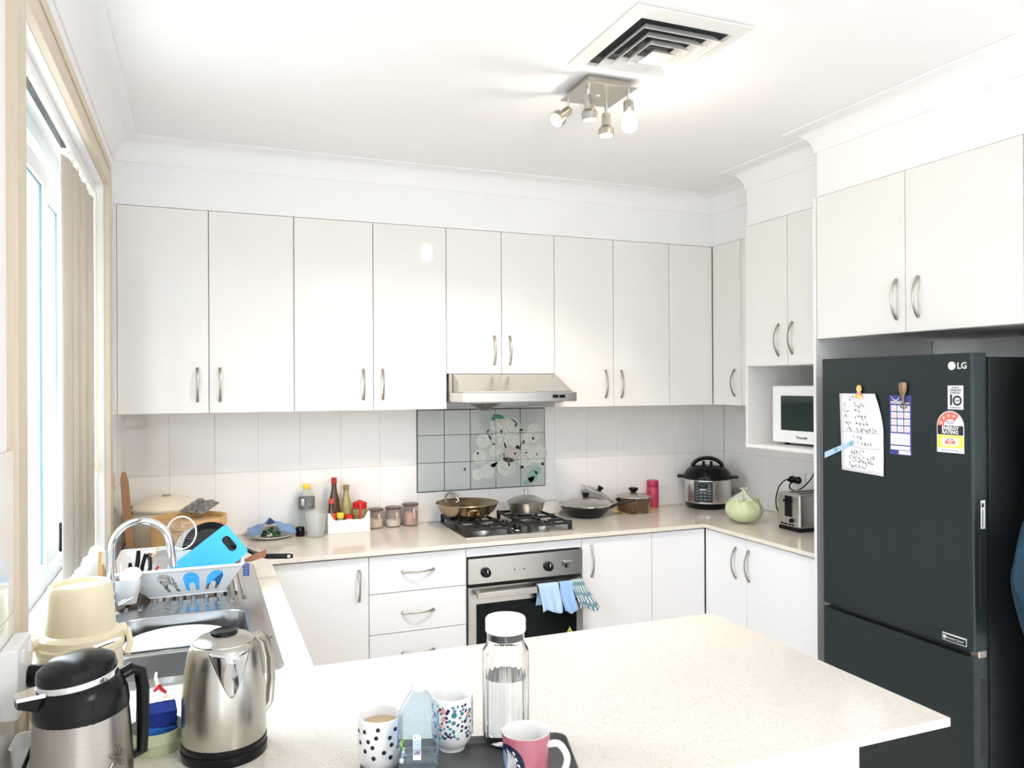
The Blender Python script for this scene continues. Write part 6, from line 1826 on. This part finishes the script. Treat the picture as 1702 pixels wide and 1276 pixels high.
# loose glass lid leaning against the wall behind the wok
gl = thing('glass_pan_lid', 'spare glass pan lid with black knob leaning tilted behind the black wok', 'lid', (2.86, -0.05, 0.9))
A = Matrix.Translation((2.835, 0.0, 1.008)) @ Matrix.Rotation(math.radians(32), 4, 'Y') @ Matrix.Rotation(math.radians(10), 4, 'X') @ Matrix.Diagonal((1, 0.0 + 0.20 / 0.2, 1, 1))
A = Matrix.Translation((2.868, -0.045, 1.008)) @ Matrix.Rotation(math.radians(28), 4, 'Y') @ Matrix.Rotation(math.radians(8), 4, 'X')
rl = 0.115
sy_ = 0.58
MB().lathe([(rl, 0), (rl + 0.002, 0.003), (rl - 0.004, 0.005), (rl * 0.6, 0.018), (0, 0.024)], n=36, sy=sy_, mtx=A).obj('dome', m_glid, gl, world=True)
MB().tube([A @ Vector((rl * math.cos(a), rl * sy_ * math.sin(a), 0.002)) for a in [2 * PI * i / 36 for i in range(36)]], 0.003, 6, closed=True).obj('rim', m_chrome, gl, world=True)
MB().lathe([(0.012, 0.023), (0.013, 0.032), (0.018, 0.042), (0.016, 0.048), (0, 0.049)], n=18, mtx=A).obj('knob', m_black, gl, world=True)
# amber glass pot on a yellow cloth
tc_ = MB()
def tfn(u, v):
    a, r_ = 2 * PI * u, v
    rad = r_ * 0.135 * (1 + 0.07 * math.sin(7 * a) + 0.05 * math.sin(11 * a + 1))
    z = 0.0025 + (0.006 * max(0, r_ - 0.72) / 0.28) * (1 + math.sin(9 * a)) 
    return Vector((rad * math.cos(a), 0.62 * rad * math.sin(a), z))
cl = tc_.grid(60, 8, tfn).obj('yellow_cloth', mat('yellow_cloth', (0.74, 0.58, 0.22), 0.9, var=0.15, vscale=50), smooth=60, solid=0.0015)
cl.location = (3.072, -0.105, 0.9)
tag(cl, 'crumpled yellow cloth spread under the amber glass pot', 'cloth')
m_amber = mat('amber_glass', (0.10, 0.045, 0.022), 0.05, var=0.2, coat=0.6)
pt = thing('amber_pot', 'amber brown glass pot with lid on a yellow cloth', 'pot', (3.072, -0.105, 0.9045))
MB().lathe([(0, 0), (0.088, 0), (0.094, 0.008), (0.098, 0.075), (0.103, 0.080), (0.101, 0.083), (0.094, 0.076), (0.088, 0.010), (0, 0.006)], n=40).obj('pot', m_amber, pt)
ld = MB().lathe([(0.103, 0.083), (0.104, 0.086), (0.098, 0.090), (0.06, 0.103), (0.02, 0.108), (0, 0.108)], n=40).obj('lid', m_glid, pt)
MB().lathe([(0.103, 0.0825), (0.1055, 0.085), (0.1045, 0.088), (0.100, 0.089)], n=40).obj('lid_rim', m_chrome, ld)
MB().lathe([(0.013, 0.107), (0.015, 0.112), (0.026, 0.122), (0.028, 0.132), (0.022, 0.137), (0, 0.137)], n=22).obj('lid_knob', m_black, ld)
for sgn in (-1, 1):
    MB().box(-0.018, 0.018, -0.010, 0.010, -0.006, 0.006, 0.004, 2, mtx=Matrix.Translation((0.108 * sgn * 0.92, 0.0, 0.07)) @ Matrix.Rotation(PI / 2, 4, 'Z')).obj('side_handle', m_black, pt)
pb = thing('pink_flask', 'slim raspberry pink drink flask behind the amber pot', 'flask', (3.262, -0.008, 0.9))
m_rasp = mat('raspberry', (0.50, 0.045, 0.10), 0.32)
MB().lathe([(0, 0), (0.033, 0), (0.035, 0.004), (0.035, 0.118), (0.033, 0.122)], n=28).obj('body', m_rasp, pb)
MB().lathe([(0.033, 0.122), (0.035, 0.125), (0.035, 0.158), (0.033, 0.162), (0, 0.163)], n=28).obj('lid', mat('raspberry_lid', (0.42, 0.03, 0.08), 0.35), pb)

# ------------------------------------------------------------------ right-hand counter
pc = thing('pressure_cooker', 'electric pressure cooker with black domed lid and control panel', 'pressure cooker', (3.572, -0.125, 0.9))
MB().lathe([(0, 0), (0.118, 0), (0.124, 0.006), (0.138, 0.038), (0, 0.038)], n=44).obj('base', m_black, pc)
MB().lathe([(0.1385, 0.036), (0.1395, 0.042), (0.1395, 0.170), (0.1375, 0.174)], n=48).obj('body', m_steel, pc)
MB().lathe([(0.140, 0.172), (0.145, 0.177), (0.145, 0.190), (0.138, 0.200), (0.122, 0.225), (0.098, 0.243), (0.05, 0.252), (0, 0.254)], n=44).obj('lid', m_black, pc)
vd = vdir((3.572, -0.125))
hdv2 = Vector((math.cos(vd + PI / 2), math.sin(vd + PI / 2), 0))
P_ = [hdv2 * (0.088 * math.cos(a)) + Vector((0, 0, 0.236 + 0.058 * math.sin(a))) for a in [PI * i / 16 for i in range(17)]]
MB().tube(P_, [0.014] * 17, 12, flat=0.8).obj('lid_handle', m_black, pc)
for s_ in (-1, 1):
    MB().box(-0.020, 0.020, -0.028, 0.028, -0.009, 0.009, 0.004, 2, mtx=Matrix.Translation(hdv2 * 0.158 * s_ + Vector((0, 0, 0.184))) @ Matrix.Rotation(vd + PI / 2, 4, 'Z')).obj('side_grip', m_black, pc)
    MB().lathe([(0, 0), (0.009, 0), (0.009, 0.022), (0, 0.023)], tuple(hdv2 * 0.022 * s_ + Vector((0, 0, 0.253))), 14).obj('valve', m_black, pc)
pa = vd - 0.18
def panel(u0, u1, z0, z1, r, nm, m, par, rad=0.005):
    return curved(u0, u1, z0, z1, r + 0.0006, 0.14, pa, nm, m, par, 0.0012)
p1 = panel(-0.055, 0.055, 0.046, 0.166, 0.1396, 'control_panel', m_black, pc, 0.012)
panel(-0.050, 0.050, 0.051, 0.161, 0.1407, 'panel_border', mat('panel_line', (0.30, 0.34, 0.36), 0.4), p1, 0.010)
panel(-0.0485, 0.0485, 0.0525, 0.1595, 0.1413, 'panel_face', mat('panel_slate', (0.035, 0.05, 0.06), 0.3), p1, 0.009)
panel(-0.025, 0.025, 0.130, 0.150, 0.1424, 'display', mat('panel_display', (0.01, 0.015, 0.02), 0.1), p1, 0.002)
panel(-0.020, 0.018, 0.1175, 0.1225, 0.1424, 'brand_line', m_wink, p1, 0.001)
m_pl = mat('panel_print', (0.26, 0.30, 0.32), 0.5)
for c in (-0.036, 0.036):
    for r in range(6):
        panel(c - 0.007, c + 0.007, 0.060 + r * 0.0165, 0.0655 + r * 0.0165, 0.1424, 'button', m_pl, p1, 0.002)
for c in (-0.012, 0.012):
    for r in range(3):
        panel(c - 0.008, c + 0.008, 0.060 + r * 0.018, 0.067 + r * 0.018, 0.1424, 'button', m_pl, p1, 0.002)

cbg = thing('bagged_cabbage', 'pale green cabbage in a knotted clear plastic bag on the counter', 'cabbage', (3.425, -0.655, 0.9))
rb = random.Random(4)
mb = MB()
g_ = bmesh.ops.create_icosphere(mb.bm, subdivisions=4, radius=1.0)
for v in mb.bm.verts:
    d_ = v.co.copy()
    az = math.atan2(d_.y, d_.x)
    pleat = 0.030 * max(0, d_.z + 0.1) * abs(math.sin(az * 6.5 + 1.5 * math.sin(az * 2)))
    rr0 = 0.098 * (1 - pleat * 1.4 + 0.02 * math.sin(3 * az + 4 * d_.z))
    z = d_.z * 0.072
    tip = max(0, d_.z - 0.6) / 0.4
    v.co = Vector((d_.x * rr0, d_.y * rr0, 0.072 + z + 0.012 * tip ** 2))
    if v.co.z < 0.004:
        v.co.z = 0.004 - (0.004 - v.co.z) * 0.05
    v.co.z = max(v.co.z, 0.0005)
mb.obj('cabbage', mat('cabbage_green', (0.60, 0.66, 0.40), 0.42, var=0.25, vscale=14, stretch=(1, 1, 0.4), bump=0.3, bscale=30, coat=0.5), cbg, smooth=60)
mb = MB()
for k in range(15):
    a = 2 * PI * k / 15 + 0.25 * math.sin(k * 3.1)
    P_ = []
    for i in range(9):
        el = math.radians(68 - i * 9.5)
        rr0 = 0.0985 * math.cos(el) * (1 + 0.01 * math.sin(k))
        aa = a + 0.10 * math.sin(i * 0.6 + k)
        P_.append(Vector((rr0 * math.cos(aa), rr0 * math.sin(aa), 0.073 + 0.072 * math.sin(el))))
    mb.tube(P_, [0.0006] + [0.0016] * 7 + [0.0004], 5)
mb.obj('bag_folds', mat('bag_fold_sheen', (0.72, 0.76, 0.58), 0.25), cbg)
mb = MB()
def kfn(u, v):
    a = 2 * PI * u
    prof_ = [(0.070, 0.126), (0.040, 0.148), (0.016, 0.162), (0.011, 0.168), (0.016, 0.176), (0.024, 0.186)]
    f = v * (len(prof_) - 1)
    i = min(int(f), len(prof_) - 2)
    t_ = f - i
    r_ = prof_[i][0] * (1 - t_) + prof_[i + 1][0] * t_
    z = prof_[i][1] * (1 - t_) + prof_[i + 1][1] * t_
    r_ *= 1 + 0.16 * math.sin(7 * a + 5 * v)
    return Vector((r_ * math.cos(a), r_ * math.sin(a), z + 0.006 * math.sin(5 * a) * max(0, v - 0.7)))
mb.grid(48, 12, kfn).obj('bag_knot', thin_glass('milky_bag', (0.92, 0.93, 0.88), 0.55, 0.15, (0.86, 0.88, 0.80)), cbg, smooth=70, solid=0.0006)

ts = thing('toaster', 'brushed steel two-slot toaster with black lever slot beside the fridge panel', 'toaster', (3.60, -0.925, 0.9))
tx0_, tx1_, ty0_, ty1_ = 3.475, 3.745, -1.01, -0.845
MB().box(tx0_ + 0.004, tx1_, ty0_, ty1_, 0.918, 1.088, 0.014, 3).obj('body', m_steel, ts, world=True)
MB().box(tx0_ + 0.008, tx1_ - 0.008, ty0_ + 0.006, ty1_ - 0.006, 0.901, 0.919, 0.003, 1).obj('base', m_black, ts, world=True)
MB().box(tx0_, tx0_ + 0.006, -0.955, -0.905, 0.972, 1.076, 0.002, 1).obj('lever_slot', m_black, ts, world=True)
MB().box(tx0_ - 0.016, tx0_ + 0.001, -0.950, -0.910, 1.045, 1.058, 0.003, 2).obj('lever', m_black, ts, world=True)
MB().lathe([(0, 0.012), (0.010, 0.012), (0.012, 0.0), (0, 0)], n=18, mtx=Matrix.Translation((tx0_ + 0.0045, -0.955, 0.955)) @ Matrix.Rotation(-PI / 2, 4, 'Y')).obj('dial', m_black, ts, world=True)
for k in range(4):
    MB().box(tx0_ + 0.001, tx0_ + 0.006, -0.972 + k * 0.026, -0.952 + k * 0.026, 0.930, 0.937, 0.001, 1).obj('button', m_black, ts, world=True)
for y in (-0.965, -0.905):
    MB().box(tx0_ + 0.04, tx1_ - 0.03, y - 0.014, y + 0.014, 1.0875, 1.0895, 0.0005, 1).obj('bread_slot', m_blackm, ts, world=True)
db = thing('dark_bottle', 'large dark bottle with white label next to the toaster and fridge panel', 'bottle', (3.535, -1.155, 0.9))
MB().lathe([(0, 0), (0.066, 0), (0.070, 0.005), (0.070, 0.15), (0.060, 0.20), (0.035, 0.235), (0.020, 0.25), (0.019, 0.28), (0, 0.281)], n=36).obj('glass', mat('dark_green_glass', (0.006, 0.012, 0.012), 0.08, coat=0.4), db)
a2 = vdir((3.535, -1.155)) - 1.1
lb = curved(-0.05, 0.05, 0.05, 0.115, 0.0707, 0.07, a2, 'label', m_paper, db)
curved(-0.044, 0.044, 0.072, 0.100, 0.0713, 0.07, a2, 'label_print', mat('red_brown_print', (0.45, 0.14, 0.10), 0.5, var=0.5, vscale=80), lb)

so2 = thing('power_point', 'white double wall socket on the right wall above the toaster', 'power socket', (XR, -0.625, 1.11))
MB().box(XR - 0.010, XR - 0.0003, -0.688, -0.562, 1.075, 1.150, 0.003, 2).obj('faceplate', m_white, so2, world=True)
for y in (-0.655, -0.595):
    MB().box(XR - 0.013, XR - 0.0095, y - 0.007, y + 0.007, 1.130, 1.146, 0.001, 1).obj('rocker', m_white, so2, world=True)
RXm = Matrix.Rotation(-PI / 2, 4, 'Y')
PLG = [(-0.604, 'black plug on the left of the right wall socket', [(XR - 0.045, -0.604, 1.108), (XR - 0.075, -0.600, 1.100), (XR - 0.10, -0.585, 1.06), (XR - 0.13, -0.60, 0.99), (XR - 0.135, -0.63, 0.935), (XR - 0.11, -0.69, 0.906), (XR - 0.09, -0.76, 0.904), (XR - 0.07, -0.83, 0.912), (XR - 0.067, -0.843, 0.93)]),
       (-0.648, 'black plug on the right of the right wall socket', [(XR - 0.045, -0.648, 1.104), (XR - 0.07, -0.642, 1.085), (XR - 0.08, -0.66, 1.062), (XR - 0.08, -0.72, 1.065), (XR - 0.07, -0.79, 1.12), (XR - 0.055, -0.83, 1.20), (XR - 0.05, -0.845, 1.28), (XR - 0.05, -0.85, 1.319)])]
for y, lab, path in PLG:
    pl = thing('power_plug', lab, 'plug', (XR - 0.011, y, 1.106))
    MB().lathe([(0, 0), (0.018, 0), (0.020, 0.003), (0.019, 0.020), (0.010, 0.026), (0.008, 0.040), (0, 0.041)], n=18, mtx=Matrix.Translation((XR - 0.0105, y, 1.106)) @ RXm).obj('body', m_black, pl, world=True)
    P_ = [Vector(p) for p in path]
    Q = []
    for i in range(len(P_) - 1):
        for s_ in range(5):
            u = s_ / 5
            p0, p1, p2, p3 = P_[max(i - 1, 0)], P_[i], P_[i + 1], P_[min(i + 2, len(P_) - 1)]
            Q.append(0.5 * ((2 * p1) + (p2 - p0) * u + (2 * p0 - 5 * p1 + 4 * p2 - p3) * u * u + (3 * p1 - p0 - 3 * p2 + p3) * u ** 3))
    Q.append(P_[-1])
    MB().tube(Q, 0.0035, 8).obj('cord', m_black, pl, world=True)

# ------------------------------------------------------------------ blue garment at the right edge
gm = thing('hanging_jacket', 'blue fabric jacket hanging on a hook near the fridge, cut by the frame', 'jacket', (3.2, -2.47, 0.8))
def gfn(u, v):
    a = 2 * PI * u
    z = 0.80 + 0.42 * v
    w = 0.215 * (1 - 0.55 * abs(v - 0.62) ** 1.3 * 2.0) + 0.010 * math.sin(7 * a + 6 * v)
    return Vector((3.165 + w * math.cos(a), -2.485 + 0.055 * (1 + 0.25 * math.sin(5 * a)) * math.sin(a), z))
MB().grid(48, 18, gfn).obj('cloth', mat('denim_blue', (0.006, 0.028, 0.050), 0.9, var=0.6, vscale=22, bump=0.4, bscale=90), gm, world=True, smooth=70, solid=0.004)
MB().tube([(3.165, -2.408, 1.27), (3.165, -2.45, 1.27), (3.165, -2.46, 1.25), (3.165, -2.47, 1.21), (3.165, -2.475, 1.19)], 0.006, 8).obj('hanging_loop', m_nickel, gm, world=True)
